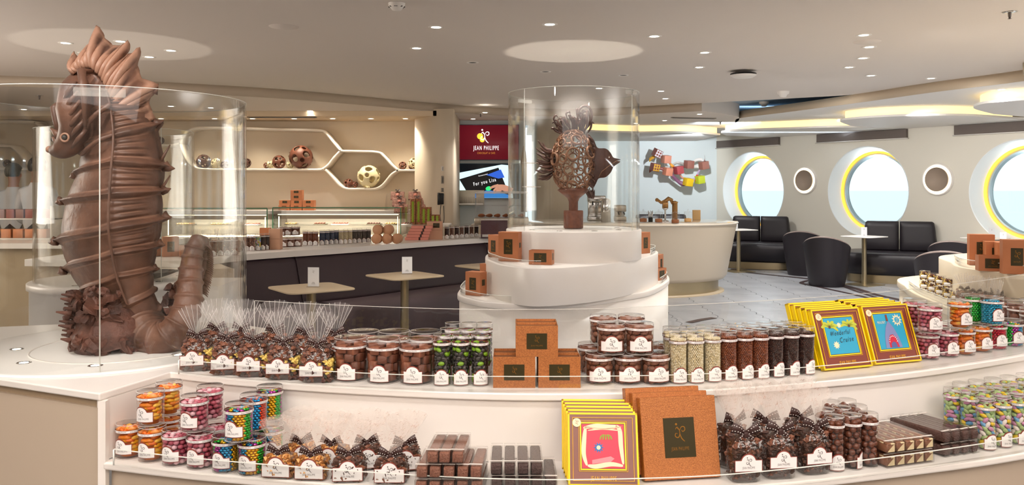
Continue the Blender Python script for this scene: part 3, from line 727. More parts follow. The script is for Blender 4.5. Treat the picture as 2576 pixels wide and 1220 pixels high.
tablep(783, 723, .62, 'beige square table in front of the left part of the banquette', 'white menu stand on the left beige table', mpx=(788, 722), mrz=-.15)
tablep(1018, 692, .7, 'beige square table in front of the middle of the banquette', 'white menu stand on the beige table before the middle of the banquette', mpx=(1024, 689), mrz=.1)
tablep(1232, 668, .7, 'beige table mostly hidden behind the central pedestal', None)
tablep(1858, 577, .3, 'small white table at the farthest porthole', 'menu stand on the table at the farthest porthole', mpx=(1850, 577), mrz=0)
tablep(2112, 573, .55, 'small white table under the middle porthole, farther of two', 'menu stand on the farther table under the middle porthole', mpx=(2119, 575), mrz=0)
tablep(2174, 594, .55, 'small white table under the middle porthole, nearer of two', 'menu stand on the nearer table under the middle porthole', mpx=(2174, 596), mrz=0)
tablep(2478, 598, .55, 'small white table at the right edge behind the orange boxes', 'menu stand on the table behind the orange boxes', mpx=(2495, 598), mrz=0)
q = U(2524, 612, .75); place(mproto, (q.x, q.y, .751), 0, 'menu stand just above the orange boxes at right', 'menu stands on the tables')
table(q.x, q.y, .5, 'white table hidden behind the orange boxes at the right edge')
# ================================================================ COFFEE COUNTER
e = thing('coffee_counter', 'cream oval coffee counter with tapered sides and metal plinth', 'counter', (1.75, 11.95, 0))
def oval(a, b_, z, n=80): return [(a*math.cos(2*PI*i/n), b_*math.sin(2*PI*i/n), z) for i in range(n)]
def loft(rings, cap0=False, cap1=True):
    n = len(rings[0]); v = [p for r in rings for p in r]
    f = [(k*n+i, k*n+(i+1) % n, k*n+n+(i+1) % n, k*n+n+i) for k in range(len(rings)-1) for i in range(n)]
    if cap0: f.append(tuple(range(n-1, -1, -1)))
    if cap1: f.append(tuple(range((len(rings)-1)*n, len(rings)*n)))
    return v, f
B().add(loft([oval(1.32, 1.0, .2), oval(1.36, 1.02, .25), oval(1.50, 1.13, .97)], True, False)).obj('body', mat('cream_counter', 'C9BCA8', .3), e)
o = B().add(loft([oval(1.50, 1.13, .97), oval(1.525, 1.15, .98), oval(1.525, 1.15, .995), oval(1.515, 1.14, 1.0)], True, True)).obj('worktop', mat('glossy_top', 'DED3C2', .12, coat=.5), e)
B().add(loft([oval(1.24, .95, .012), oval(1.24, .95, .2)], False, False)).obj('metal_plinth', m_champ, e)
B().add(loft([oval(1.32, 1.01, .008), oval(1.32, 1.01, .03)], False, True)).obj('foot_ring', m_table, e)
# jars with powder on the counter
def cjar(c):
    e = thing('glass_jar', None, 'jar')
    B().add(lathe([(.001, .004), (.05, .004), (.055, .02), (.055, .14), (.05, .145)], 28)).obj('glass', m_plast, e)
    B().add(lathe([(.001, .008), (.048, .008), (.05, .02), (.05, .055), (.001, .062)], 20)).obj('contents', mat('cocoa_'+c, c, .8, bump=.5, bs=90), e)
    l = B().add(lathe([(.056, .142), (.056, .15), (.02, .158), (.001, .158)], 28)).obj('lid', m_plast, e)
    B().add(lathe([(.001, .155), (.008, .16), (.014, .172), (.008, .186), (.001, .188)], 14)).obj('knob', m_plast, l)
    return e
for px, py, c, lab in ((1620, 560, '9A6038', 'lidded glass jar of brown powder beside the central case'), (1659, 561, '9A6038', 'second lidded glass jar of brown powder on the coffee counter'), (1701, 563, '8E5228', 'third lidded glass jar of darker powder on the coffee counter'), (1733, 560, 'D9A96A', 'lidded glass jar of pale nuts on the coffee counter')):
    p = U(px, py, 1.0); j = cjar(c); j.location = (p.x, p.y+.06, 1.0); tag(j, lab, None, 'glass jars on the coffee counter')
p = U(1752, 553, 1.0); e = thing('menu_box', 'tan card box behind the glass jars on the coffee counter', 'box', (p.x, p.y, 1.0)); B().add(rbox(0, 0, .075, .115, .05, .15, .003)).obj('box', mat('tan_card', 'C9A46E', .5), e)
p = U(1638, 558, 1.0); e = thing('spoon_holder', 'small holder of dark stirrers between the first two glass jars', 'holder', (p.x, p.y+.05, 1.0))
B().add(lathe([(.001, 0), (.032, 0), (.034, .06)], 16)).obj('cup', m_black, e)
b = B()
for k in range(9):
    a = k*.7; b.add(tube([(.02*math.cos(a), .02*math.sin(a), .01), (.035*math.cos(a), .035*math.sin(a), .14+.01*(k % 3))], .004, 6))
b.obj('stirrer', m_chrome, e)
# copper tap fixture
p = U(1680, 558, 1.0); e = thing('copper_tap', 'curved copper dispenser with two knobs behind the glass jars', 'dispenser', (p.x, p.y+.2, 1.0))
mcu = mat('polished_copper', 'A88050', .25, metal=.8)
B().add(lathe([(.05, 0), (.05, .01), (.012, .02), (.012, .16), (.05, .19), (.001, .19)], 20)).obj('stem', m_chrome, e)
B().add(rbox(0, 0, .235, .08, .07, .09, .01)).obj('body', mcu, e)
B().add(tube([(-.11, 0, .31), (-.06, 0, .27), (0, 0, .29), (.05, 0, .33), (.09, 0, .31), (.11, 0, .25)], [.02, .022, .03, .032, .028, .02], 10)).obj('handle', mcu, e)
B().add(lathe([(.001, 0), (.04, 0), (.04, .26), (.05, .28), (.001, .3)], 16, cx=.14)).obj('side_column', mcu, e)
b = B().add(ico(.028, 2), 0, T(-.12, 0, .31)).obj('knob', mcu, e)
# machines behind the central case
for k, (px, w, h, nm, lab, mt) in enumerate(((1500, .26, .36, 'coffee_machine', 'chrome coffee machine seen through the central glass case', m_chrome), (1560, .16, .22, 'coffee_grinder', 'small steel grinder seen through the right of the central case', m_steel))):
    p = W(px, 560, 12.2); e = thing(nm, lab, 'machine', (p.x, 12.2, 1.0))
    B().add(rbox(0, 0, .03, w, .26, .06, .01)).obj('base', mt, e); B().add(rbox(0, .08, h/2, w*.9, .1, h-.04, .02)).obj('body', mt, e)
    B().add(rbox(0, 0, h-.04, w, .25, .1, .02)).obj('head', mt, e)
    for s in (-1, 1): B().add(tube([(s*w*.25, -.1, h-.1), (s*w*.25, -.17, h-.12)], .012, 8)).obj('tap', m_black, e)
e = thing('steel_canister', 'tall steel canister right of the fish stem seen through the case', 'canister', (W(1524, 560, 11.6).x, 11.6, 1.0)); B().add(lathe([(.001, 0), (.07, 0), (.07, .3), (.05, .33), (.001, .34)], 28)).obj('can', m_chrome, e)
e = thing('espresso_tower', 'slim tall metal tower against the wall left of the fish', 'tower', (W(1318, 500, 13.1).x, 13.1, 1.1))
B().add(lathe([(.001, 0), (.05, 0), (.05, .8), (.03, .95), (.012, 1.05), (.001, 1.06)], 20)).obj('column', m_steel, e)
for z in (.4, .78):
    B().add(box(.12, 0, z, .3, .12, .02)).obj('shelf', m_white, e)
# ---- chair back behind the counter
# ================================================================ SEATING AT THE WINDOWS
def sofa(lab, x, y, rz, L=1.0, Dp=.62):
    e = thing('window_sofa', lab, 'sofa', (x, y, .008), rz, 'dark curved sofas at the windows')
    def sup(a, b_, z, n=48, p=.7): return [(a*math.copysign(abs(math.cos(2*PI*i/n))**p, math.cos(2*PI*i/n)), b_*math.copysign(abs(math.sin(2*PI*i/n))**p, math.sin(2*PI*i/n)), z) for i in range(n)]
    B().add(loft([sup(L*.93, Dp*.85, .13), sup(L*.99, Dp*.98, .17), sup(L*1.0, Dp, .38), sup(L*.99, Dp*.985, .43), sup(L*.95, Dp*.94, .462), sup(L*.85, Dp*.85, .47)], True, True)).obj('seat', m_leather2, e)
    B().add(loft([sup(L*.86, Dp*.75, .0), sup(L*.86, Dp*.75, .13)], False, False)).obj('metal_plinth', m_champ, e)
    for k, (cx, sgn) in enumerate(((-.27, -1), (.27, 1))):
        w = .53; v = []; f = []
        rr = []
        for z, sx_, sy_ in ((.468, .46, .11), (.50, .50, .13), (.62, .50, .12), (.85, .455, .10), (.92, .43, .09), (.94, .38, .06)):
            ring = []
            for i in range(32):
                a = 2*PI*i/32; X = w*.5*sx_/.5*math.copysign(abs(math.cos(a))**.45, math.cos(a)); Y = sy_*math.copysign(abs(math.sin(a))**.45, math.sin(a))
                if X*sgn < 0: X = -sgn*min(abs(X), .262+.0)*1.0 if False else -sgn*.263*min(1, abs(X)/(w*.5*sx_/.5)*1.0)
                ring.append((cx+X, .22+Y, z))
            rr.append(ring)
        B().add(loft(rr, True, True)).obj('back_cushion', m_leather2, e)
    return e
p = U(1945, 655, .008); sofa('dark two-cushion sofa in front of the farthest porthole', 4.6, 15.25, -.42, .92)
sofa('dark two-cushion sofa between the middle and right portholes', 6.13, 12.95, -.42, .90)
sofa('dark sofa along the far wall mostly hidden behind the coffee counter', 3.0, 16.3, 0, .70)
def chair(lab, x, y, rz):
    e = thing('tub_armchair', lab, 'chair', (x, y, .008), rz, 'dark tub armchairs')
    n = 40; rings = []
    def shell(r, zt, z0=.02, inner=False):
        return
    # shell wraps 250 degrees around the back, top edge falls towards the arms
    v = []; f = []; m = []
    K = 36; prof = 6; a0 = math.radians(-35); a1 = math.radians(215)
    v1 = []
    for i in range(K+1):
        a = a0+(a1-a0)*i/K; s = .5-.5*math.cos(2*PI*i/K); zt = .56+.20*s**.8
        for r0, r1, z0, z1 in ((.25, .34, .0, zt),):
            for j in range(9):
                q = j/8; r = r0+(r1-r0)*q**.8; v1.append((r*math.cos(a), r*math.sin(a)*.95, z0+(z1-.02-z0)*q))
            for j in range(5):
                q = j/4; r = r1-.055-.0*q; v1.append(((r-.0)*math.cos(a), (r)*math.sin(a)*.95, z1-.02-(z1-.3)*q))
    w = 14
    b = B(); b2 = B(); f1 = []; f2 = []
    for i in range(K):
        for j in range(w-1):
            (f2 if j == 8 else f1).append((i*w+j, (i+1)*w+j, (i+1)*w+j+1, i*w+j+1))
    b.add((v1, f1+[tuple(range(w)), tuple(range(K*w+w-1, K*w-1, -1))]), 0); b.obj('shell', m_leather2, e)
    pts = [(v1[i*w+8][0]*.93, v1[i*w+8][1]*.93, v1[i*w+8][2]+.0) for i in range(K+1)]
    B().add(tube(pts, .022, 8)).obj('top_roll', mat('taupe_leather', '7D6E68', .45), e)
    o = B().add(rbox(0, -.06, .22, .44, .46, .40, .05)).obj('seat', m_leather2, e)
    return e
for px, py, rz, lab in ((2033, 695, .5, 'dark tub armchair beside the farther table, left of two'), (2094, 723, .55, 'dark tub armchair in front of the other one near the middle of the floor'), (2424, 745, -.6, 'dark tub armchair behind the right display, farther of two'), (2404, 796, -.5, 'dark tub armchair behind the right display, nearer of two')):
    p = U(px, py, .008); chair(lab, p.x, p.y+.22, PI-rz if px < 2300 else PI+rz)
# ================================================================ SEAHORSE
SD = 3.05
def SP_(px, py, d=0): 
    w = W(px, py, SD); return Vector((w.x*(1+d/SD), SD+d, 1.5+(w.z-1.5)*(1+d/SD)))
sh = thing('seahorse_sculpture', 'tall milk chocolate seahorse sculpture with ridged body standing in the left glass case', 'sculpture', (0, 0, 0))
ST = [((196, 178), (226, 170), (262, 188), 0), ((205, 230), (268, 232), (345, 238), 0), ((203, 290), (277, 268), (376, 266), 1), ((194, 380), (285, 339), (409, 306), 1),
      ((178, 440), (281, 404), (434, 421), 1), ((143, 506), (275, 487), (424, 477), 1), ((127, 609), (273, 577), (428, 543), 1), ((149, 681), (282, 640), (412, 612), 1),
      ((188, 741), (294, 697), (398, 672), 1), ((236, 800), (320, 768), (397, 722), 1), ((300, 848), (350, 842), (410, 770), 1), ((330, 870), (368, 868), (430, 800), 0)]
rings = []; NSEG = 26; NQ = 10
def ringat(L, S, R, sh_=0, rip=0, ph=0, tip=0):
    w = (R[0]-L[0])/675.0
    l = SP_(L[0], L[1], .05*w); s = SP_(S[0], S[1], -.42*w); r = SP_(R[0], R[1], .05*w); bkp_ = SP_((L[0]+R[0])/2, (L[1]+R[1])/2, .42*w)
    c = (l+r+s+bkp_)/4; out = []
    for a, b_, bul, side in ((l, s, .10, 0), (s, r, .12, 1), (r, bkp_, .16, 2), (bkp_, l, .16, 3)):
        for j in range(NQ):
            t = j/NQ; p = a.lerp(b_, t); o = (p-c); o.z = 0; o.normalize()
            p = p+o*(bul*w*math.sin(PI*t)**.8)
            k = sh_*(1.0+(.5*tip if (t < .12 and side in (0, 2)) or (t > .88 and side in (3, 1)) else 0))
            if side == 1 or (side == 0 and False): p = p+o*(rip*math.sin(PI*min(1, t*1.6+.05))*.024)
            p = p-(p-c).normalized()*0 - Vector(((p-c).x, (p-c).y, 0))*k
            nz = noise.noise(p*14)*.004+noise.noise(p*40)*.0018
            out.append(tuple(p+o*nz))
    return out
for i in range(len(ST)-1):
    A, Z = ST[i], ST[i+1]
    for j in range(NSEG):
        t = j/NSEG
        L = [A[0][k]+(Z[0][k]-A[0][k])*t for k in (0, 1)]; S = [A[1][k]+(Z[1][k]-A[1][k])*t for k in (0, 1)]; R = [A[2][k]+(Z[2][k]-A[2][k])*t for k in (0, 1)]
        if A[3] or Z[3]:
            d = min(t if A[3] else 1, (1-t)*1.0 if Z[3] else 1)
            s_ = min(1, d/.15)**.8; s_ = .145*s_ - .02*math.sin(PI*t)
        else: s_ = 0
        rip = abs(math.sin(PI*5*t))**.5 if 1 <= i <= 6 else 0
        rings.append(ringat(L, S, R, max(0, s_), rip-.5 if rip else 0, 0, 1.2))
def grid(rings, closed=True):
    n = len(rings[0]); v = [p for r in rings for p in r]
    return v, [(k*n+i, k*n+(i+1) % n, k*n+n+(i+1) % n, k*n+n+i) for k in range(len(rings)-1) for i in range(n)]+[tuple(range(n)), tuple(range(len(rings)*n-1, (len(rings)-1)*n-1, -1))]
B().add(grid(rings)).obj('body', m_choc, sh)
# seam rib down the front
b = B(); sp = cat([SP_(S[0], S[1], -.425*(R[0]-L[0])/675-.0) for L, S, R, q in ST[1:10]], 6)
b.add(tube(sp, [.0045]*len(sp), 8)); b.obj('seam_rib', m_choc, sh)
# ridge spikes
b = B()
def spike(px, py, qx, qy, r, d=0):
    a = SP_(px, py, d); c = SP_(qx, qy, d*.9); m_ = a.lerp(c, .5); m_.z -= .004
    b.add(tube([a, m_, c], [r, r*.55, .002], 8))
for q in (((205, 378), (190, 384), .02), ((190, 438), (174, 446), .018), ((155, 504), (138, 510), .02), ((140, 606), (121, 610), .02), ((160, 680), (144, 687), .02), ((198, 742), (182, 752), .018),
          ((392, 310), (412, 303), .02), ((415, 418), (440, 424), .022), ((410, 478), (430, 474), .02), ((412, 543), (432, 546), .022), ((398, 610), (416, 616), .018), ((386, 672), (402, 676), .016),
          ((395, 415), (428, 364), .012), ((400, 480), (428, 441), .010), ((388, 235), (398, 210), .014)):
    spike(*q[0], *q[1], q[2])
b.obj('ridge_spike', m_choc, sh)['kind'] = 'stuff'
# dorsal fin / crown
Bc = cat([SP_(*p, -.07) for p in ((186, 186), (205, 172), (232, 172), (258, 200), (275, 245), (283, 292), (284, 320))], 12)
Tp = [(182, 131), (196, 150), (212, 150), (220, 118), (233, 112), (240, 135), (247, 66), (262, 98), (285, 118), (308, 118), (325, 105), (318, 138), (336, 138), (352, 121), (343, 165), (356, 200), (396, 213), (385, 232), (372, 250), (378, 275), (390, 300)]
NT = 100; Tq = []
for i in range(NT+1):
    s = i/NT*(len(Tp)-1); k = min(int(s), len(Tp)-2); t = s-k; Tq.append(SP_(Tp[k][0]+(Tp[k+1][0]-Tp[k][0])*t, Tp[k][1]+(Tp[k+1][1]-Tp[k][1])*t, -.0))
v = []; f = []; M_ = 12
for i in range(NT+1):
    s = i/NT*(len(Bc)-1); k = min(int(s), len(Bc)-2); a = Bc[k].lerp(Bc[k+1], s-k)
    for j in range(M_+1):
        t = j/M_; p = a.lerp(Tq[i], t); sag = math.sin(PI*t)*.02
        pl = math.sin(i*PI*.42+t*1.2)*.010*(.35+.65*math.sin(PI*min(1, t*1.1)))
        v.append(tuple(p+Vector((-.2*sag, -.03*math.sin(PI*t)+pl, -sag*.6))))
for i in range(NT):
    for j in range(M_): f.append((i*(M_+1)+j, (i+1)*(M_+1)+j, (i+1)*(M_+1)+j+1, i*(M_+1)+j+1))
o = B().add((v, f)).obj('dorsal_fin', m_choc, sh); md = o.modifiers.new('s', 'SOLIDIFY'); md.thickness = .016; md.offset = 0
# head with brow plates, snout and eye
def blob(path, rx, ry, n=24):
    P = cat(path, 6); k = len(P); rs = []
    for i in range(k):
        s = i/(k-1)*(len(rx)-1); q = min(int(s), len(rx)-2); u = s-q; a = rx[q]+(rx[q+1]-rx[q])*u; c = ry[q]+(ry[q+1]-ry[q])*u
        t = (P[min(i+1, k-1)]-P[max(i-1, 0)]).normalized(); e1 = t.cross(Vector((0, 1, 0))).normalized()
        rs.append([tuple(P[i]+e1*a*math.cos(2*PI*j/n)+Vector((0, 1, 0))*c*math.sin(2*PI*j/n)) for j in range(n)])
    return grid(rs)
b = B(); b.add(blob([SP_(205, 176, -.02), SP_(193, 215, -.05), SP_(192, 275, -.06), SP_(192, 322, -.06), SP_(178, 356, -.06), SP_(154, 376, -.06), SP_(128, 378, -.06)], [.012, .052, .062, .052, .050, .036, .014], [.01, .06, .085, .075, .055, .045, .018]))
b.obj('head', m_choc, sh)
b = B()
for k in range(6):    # carved brow folds
    x0 = 158+k*5; b.add(tube([SP_(x0+34, 205+k*24, -.135), SP_(x0+12, 232+k*24, -.14), SP_(x0-2, 262+k*22, -.115)], [.006, .009, .004], 8))
b.add(tube([SP_(232, 180, -.09), SP_(205, 178, -.12), SP_(212, 240, -.155), SP_(214, 320, -.15)], [.008, .016, .012, .006], 8))
b.obj('brow_fold', m_choc, sh)['kind'] = 'stuff'
b = B()
b.add(tube([SP_(150, 345, -.05), SP_(140, 334, -.05), SP_(126, 322, -.05)], [.018, .012, .002], 8)); b.add(tube([SP_(150, 360, -.05), SP_(138, 352, -.05), SP_(131, 344, -.05)], [.016, .01, .002], 8))
b.add(tube([SP_(150, 335, -.03), SP_(140, 300, -.03), SP_(136, 270, -.03), SP_(142, 258, -.03)], [.014, .012, .014, .003], 8))
b.add(ico(.013, 2), 0, Matrix.Translation(SP_(124, 376, -.06))); b.obj('snout_horn', m_choc, sh)
b = B().add(torus(.014, .004), 0, Matrix.Translation(SP_(163, 346, -.128)) @ R_(PI/2, 'X')).add(ico(.0115, 2), 1, Matrix.Translation(SP_(163, 346, -.122))); b.obj('eye', [m_choc, m_lampoff], sh)
b = B()
P = cat([SP_(*p) for p in ((285, 339, -.13), (250, 352, -.15), (222, 372, -.13), (205, 388, -.08))], 6); b.add(tube(P, .008, 8))
P = cat([SP_(*p) for p in ((278, 262, -.12), (245, 285, -.14), (222, 310, -.13), (212, 335, -.12))], 6); b.add(tube(P, .009, 8))
b.obj('neck_ridge', m_choc, sh)
# tail
TP = cat([SP_(*p) for p in ((345, 800, .0), (372, 842, -.05), (415, 852, -.09), (455, 812, -.08), (474, 755, -.04), (479, 690, .0), (486, 640, .02), (498, 610, .04), (512, 622, .08), (514, 660, .10), (508, 700, .11), (498, 740, .11))], 24)
rr = [.085, .075, .066, .060, .053, .046, .040, .033, .028, .024, .019, .008]
rs = []; k = len(TP); n = 28
for i in range(k):
    s = i/(k-1)*(len(rr)-1); q = min(int(s), len(rr)-2); a = rr[q]+(rr[q+1]-rr[q])*(s-q)
    ph = (i/k*19) % 1; a *= .90+.20*(1-min(ph, 1-ph)*2)**6
    t = (TP[min(i+1, k-1)]-TP[max(i-1, 0)]).normalized(); e1 = t.cross(Vector((0, 1, 0))).normalized(); e2 = e1.cross(t)
    rs.append([tuple(TP[i]+e1*a*math.cos(2*PI*j/n)+e2*a*math.sin(2*PI*j/n)) for j in range(n)])
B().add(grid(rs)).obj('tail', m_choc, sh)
b = B()
for i in range(26):
    t = i/25; s = TP[int((.70+.28*t)*(k-1))]; r = .034
    b.add(tube([s+Vector((.012, -.01, 0)), s+Vector((r*.9, -.015, -.008)), s+Vector((r*1.25, -.02, -.02))], [.006, .004, .001], 6))
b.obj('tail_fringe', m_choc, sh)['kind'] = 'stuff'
# coral rock base
b = B(); random.seed(11)
def rock(cx, cy, cz, rx, ry, rz, n, sz, sub=2):
    for i in range(n):
        a = random.uniform(0, 2*PI); h = random.random(); q = random.random()**.4
        x = cx+rx*q*math.cos(a)*(1-.35*h); y = cy+ry*q*math.sin(a)*(1-.35*h); z = cz+rz*h
        s = sz*random.uniform(.6, 1.4); o_ = len(b.v)
        b.add(ico(s, sub), 0, T(x, y, z) @ R_(random.uniform(0, 6)) @ R_(random.uniform(0, 3), 'X') @ S_(1, random.uniform(.35, .8), random.uniform(.5, 1.3)), sm=False)
        for k_ in range(o_, len(b.v)): b.v[k_] += Vector([noise.noise(b.v[k_]*45+Vector((q_*7, 0, 0))) for q_ in range(3)])*s*.8
c0 = SP_(285, 880, 0)
rock(c0.x+.01, 2.99, .93, .115, .13, .20, 150, .022)
rock(c0.x+.05, 3.0, .915, .10, .14, .03, 40, .03)
rock(c0.x-.10, 3.0, .97, .05, .08, .15, 36, .017)
rock(-1.29, 3.14, .98, .05, .06, .14, 46, .017)
b.obj('coral_rock', m_rock, sh)['kind'] = 'stuff'
b = B()
for i in range(14): 
    z = .95+.012*i; b.add(tube([(c0.x-.09, 2.93+.02*(i % 4), z), (c0.x-.125-.008*(i % 3), 2.92+.02*(i % 4), z+.008)], [.012, .003], 6))
b.obj('coral_thorn', m_rock, sh)['kind'] = 'stuff'
o = B().add(blob([Vector((c0.x+.03, 3.0, .912)), Vector((c0.x+.02, 3.0, .97)), Vector((c0.x+.02, 3.02, 1.08))], [.125, .14, .08], [.12, .13, .08])).obj('core_rock', m_rock, sh)
# ================================================================ CHOCOLATE FISH
fx, fy = PC
fs = thing('fish_sculpture', 'dark chocolate fish sculpture made of rings in the central glass case', 'sculpture', (fx, fy, 1.19))
def FP(px, py, d=0): w = W(px, py, fy); return Vector((w.x-fx, d, w.z-1.19))
B().add(lathe([(.001, .004), (.070, .004), (.073, .01), (.073, .13), (.069, .135), (.001, .135)], 40)).obj('base', m_chocm, fs)
B().add(lathe([(.034, .135), (.035, .20), (.045, .225), (.075, .25), (.12, .285), (.10, .30), (.05, .27), (.001, .26)], 40)).obj('stem', m_chocm, fs)
ec_ = FP(1441, 408); ea, eb, ed = .155, .235, .145
pts = []; random.seed(5)
for tries in range(5000):
    u = random.uniform(-1, 1); a = random.uniform(0, 2*PI); q = math.sqrt(1-u*u)
    p = Vector((ea*q*math.cos(a), ed*q*math.sin(a), eb*u)); r = random.choice([.050, .044, .036, .032])
    if tries > 900: r = random.choice([.026, .020])
    if tries > 2600: r = .015
    if all((p-s).length > (r+t)*.93 for s, t in pts): pts.append((p, r))
for p, r in pts:
    nrm = Vector((p.x/ea**2, p.y/ed**2, p.z/eb**2)).normalized(); M = Matrix.Translation(ec_+p) @ nrm.to_track_quat('Z', 'Y').to_matrix().to_4x4()
    B().add(torus(r*.86, max(.0036, r*.16), 22, 8), 0, M @ S_(1, 1, 1.7)).obj('ring', mat('cocoa_ring', '9A6C4E', .4, nz=('835A40', 30)), fs)
# head plate
out = [(1474, 338), (1492, 352), (1502, 372), (1522, 374), (1534, 384), (1541, 396), (1550, 399), (1558, 401), (1559, 402.5), (1551, 404.5), (1559, 407), (1553, 412), (1542, 420), (1535, 434), (1522, 446), (1505, 449), (1498, 462), (1488, 474), (1478, 440), (1484, 400)]
P = cat([(FP(x, y).x, FP(x, y).z, 0) for x, y in out], 4, True)
o = B().add(xz([(p.x, p.y) for p in P], -.035, -.005)).obj('head', m_choc2, fs); bevel(o, .004)
B().add(torus(.009, .003), 0, Matrix.Translation(FP(1531, 396, -.037)) @ R_(PI/2, 'X')).add(ico(.006, 1), 1, Matrix.Translation(FP(1531, 396, -.036))).obj('eye', [m_chocm, m_paper], fs)
B().add(tube([FP(1551, 404, -.037), FP(1530, 418, -.038), FP(1512, 432, -.038), FP(1505, 446, -.037)], .0025, 6)).obj('mouth_line', mat('light_cocoa', 'A57A5C', .5), fs)
def leaf(par, pts, w, y0=0, mt=None, nm='fin_leaf'):
    P = cat([FP(x, y, y0+(d if len(q) == 3 else 0)) if True else 0 for q in pts for x, y, d in [(q if len(q) == 3 else (*q, 0))]], 5)
    k = len(P); return B().add(tube(P, [w*max(.12, math.sin(PI*min(.98, (i+1.2)/(k+.5)))**.7) for i in range(k)], 7)).obj(nm, mt or m_choc2, par)
random.seed(3)
for i in range(30):    # tail tuft
    t = i/29; y0 = 362+t*98+random.uniform(-5, 5); bx = 1392+6*math.sin(PI*t); by = 378+t*60
    ln = random.uniform(26, 50); cv = random.uniform(-10, -2); d = random.uniform(-.07, .07)
    leaf(fs, [(bx, by, 0), (bx-ln*.55, (by+y0)/2+4, d), (bx-ln, y0+cv, d*1.3)], .009)
for i in range(28):    # crest curls
    t = i/27; bx = 1412+62*t; by = 345-14*math.sin(PI*t)-6; d = random.uniform(-.05, .05); a = -2.5+t*1.25+random.uniform(-.2, .2); ln = random.uniform(24, 52)*(.7+.5*t)
    ex, ey = bx+ln*math.cos(a), by+ln*math.sin(a); c = random.choice((-1, 1))
    leaf(fs, [(bx, by, 0), (bx+ln*.5*math.cos(a)+c*4, by+ln*.5*math.sin(a), d), (ex, ey, d), (ex+c*6, ey+3, d)], .0085)
leaf(fs, [(1470, 330), (1484, 312), (1489, 290), (1482, 270), (1468, 267), (1457, 277), (1459, 289), (1467, 290)], .010)
leaf(fs, [(1462, 332), (1478, 318), (1484, 300), (1479, 283), (1467, 282), (1462, 294), (1470, 300)], .008)
leaf(fs, [(1400, 312), (1393, 300), (1398, 290), (1404, 296)], .007); leaf(fs, [(1428, 300), (1424, 286), (1432, 281), (1434, 289)], .007)
for i in range(12):
    leaf(fs, [(1470+i, 480, 0), (1480+i*1.2, 486+(i % 4)*4, .02), (1484+i*.6+(i % 3)*3, 472+(i % 5)*5, .03)], .007)
for i in range(10):
    leaf(fs, [(1478+(i % 3)*4, 345+i*13, -.06), (1486+(i % 3)*4, 352+i*13, -.07), (1490, 362+i*12, -.05)], .010)
# ================================================================ WALL SHELF WITH CELLS, SPHERES
SYD = 12.45
ws = thing('honeycomb_wall_shelf', 'white wall shelf flowing into rounded six-sided cells', 'shelf', (0, NY, 0))
m_shelf = mat('white_shelf', 'F4EADA', .4)
def band(pts, th=.035):
    P = cat([Vector((W(x, y, SYD).x, W(x, y, SYD).z, 0)) for x, y in pts], 6); a = offs(P, th/2); c = offs(P, -th/2); k = len(P)
    v = [(p.x, yy, p.y) for yy in (-.30, -.002) for p in a]+[(p.x, yy, p.y) for yy in (-.30, -.002) for p in c]; f = []
    for i in range(k-1): f += [(i, i+1, k+i+1, k+i), (2*k+i+1, 2*k+i, 3*k+i, 3*k+i+1), (i+1, i, 2*k+i, 2*k+i+1), (k+i, k+i+1, 3*k+i+1, 3*k+i)]
    f += [(0, k, 3*k, 2*k), (k-1, 3*k-1, 4*k-1, 2*k-1)]
    B().add((v, f)).obj('shelf_band', m_shelf, ws)
band([(455, 362), (470, 335), (490, 324), (520, 322), (600, 323), (700, 326), (800, 328), (820, 335), (840, 358), (858, 380)])
band([(858, 380), (842, 396), (828, 414), (815, 424), (800, 427), (700, 427), (600, 427), (520, 426), (490, 420), (470, 400), (455, 362)])
band([(858, 380), (900, 381), (950, 383), (965, 392), (985, 414), (1002, 429)])
band([(820, 427), (838, 446), (856, 466), (875, 475), (910, 475), (945, 475), (965, 464), (985, 440), (1002, 429)])
band([(1002, 429), (1030, 429), (1071, 429.5)])
band([(455, 362), (435, 366), (400, 366), (330, 366), (250, 366)]); 
band([(-60, 367), (20, 367), (40, 375), (70, 408), (78, 420), (60, 424), (-60, 424)])
band([(-200, 305), (60, 306), (95, 312), (110, 330), (130, 360), (200, 366), (250, 366)])
def holey(nm, mt):
    bm = bmesh.new(); bmesh.ops.create_icosphere(bm, subdivisions=5, radius=1)
    g = (1+5**.5)/2; hs = []
    for s in (-1, 1):
        for t in (-1, 1): hs += [Vector((0, s, t*g)), Vector((s, t*g, 0)), Vector((t*g, 0, s))]
    hs = [h.normalized() for h in hs]
    fs_ = []
    for s in (-1, 1):
        for t in (-1, 1):
            for u in (-1, 1): fs_.append(Vector((s, t, u)).normalized())
            fs_ += [Vector((0, s/g, t*g)).normalized(), Vector((s/g, t*g, 0)).normalized(), Vector((t*g, 0, s/g)).normalized()]
    H = [(h, .30) for h in hs]+[(h, .20) for h in fs_]
    kill = [f_ for f_ in bm.faces if any(f_.calc_center_median().normalized().angle(h) < r for h, r in H)]
    bmesh.ops.delete(bm, geom=kill, context='FACES')
    for v_ in bm.verts:
        if v_.is_boundary:
            h, r = min(H, key=lambda q: abs(v_.co.normalized().angle(q[0])-q[1]))
            ax = h.cross(v_.co).normalized(); v_.co = Matrix.Rotation(r, 3, ax) @ h
    me = bpy.data.meshes.new(nm); bm.to_mesh(me); bm.free(); me.materials.append(mt)
    for p in me.polygons: p.use_smooth = True
    return me
hm = {'m': holey('sphere_shell', m_chocm), 'd': holey('sphere_shell', m_choc2), 'w': holey('sphere_shell', m_wchoc)}
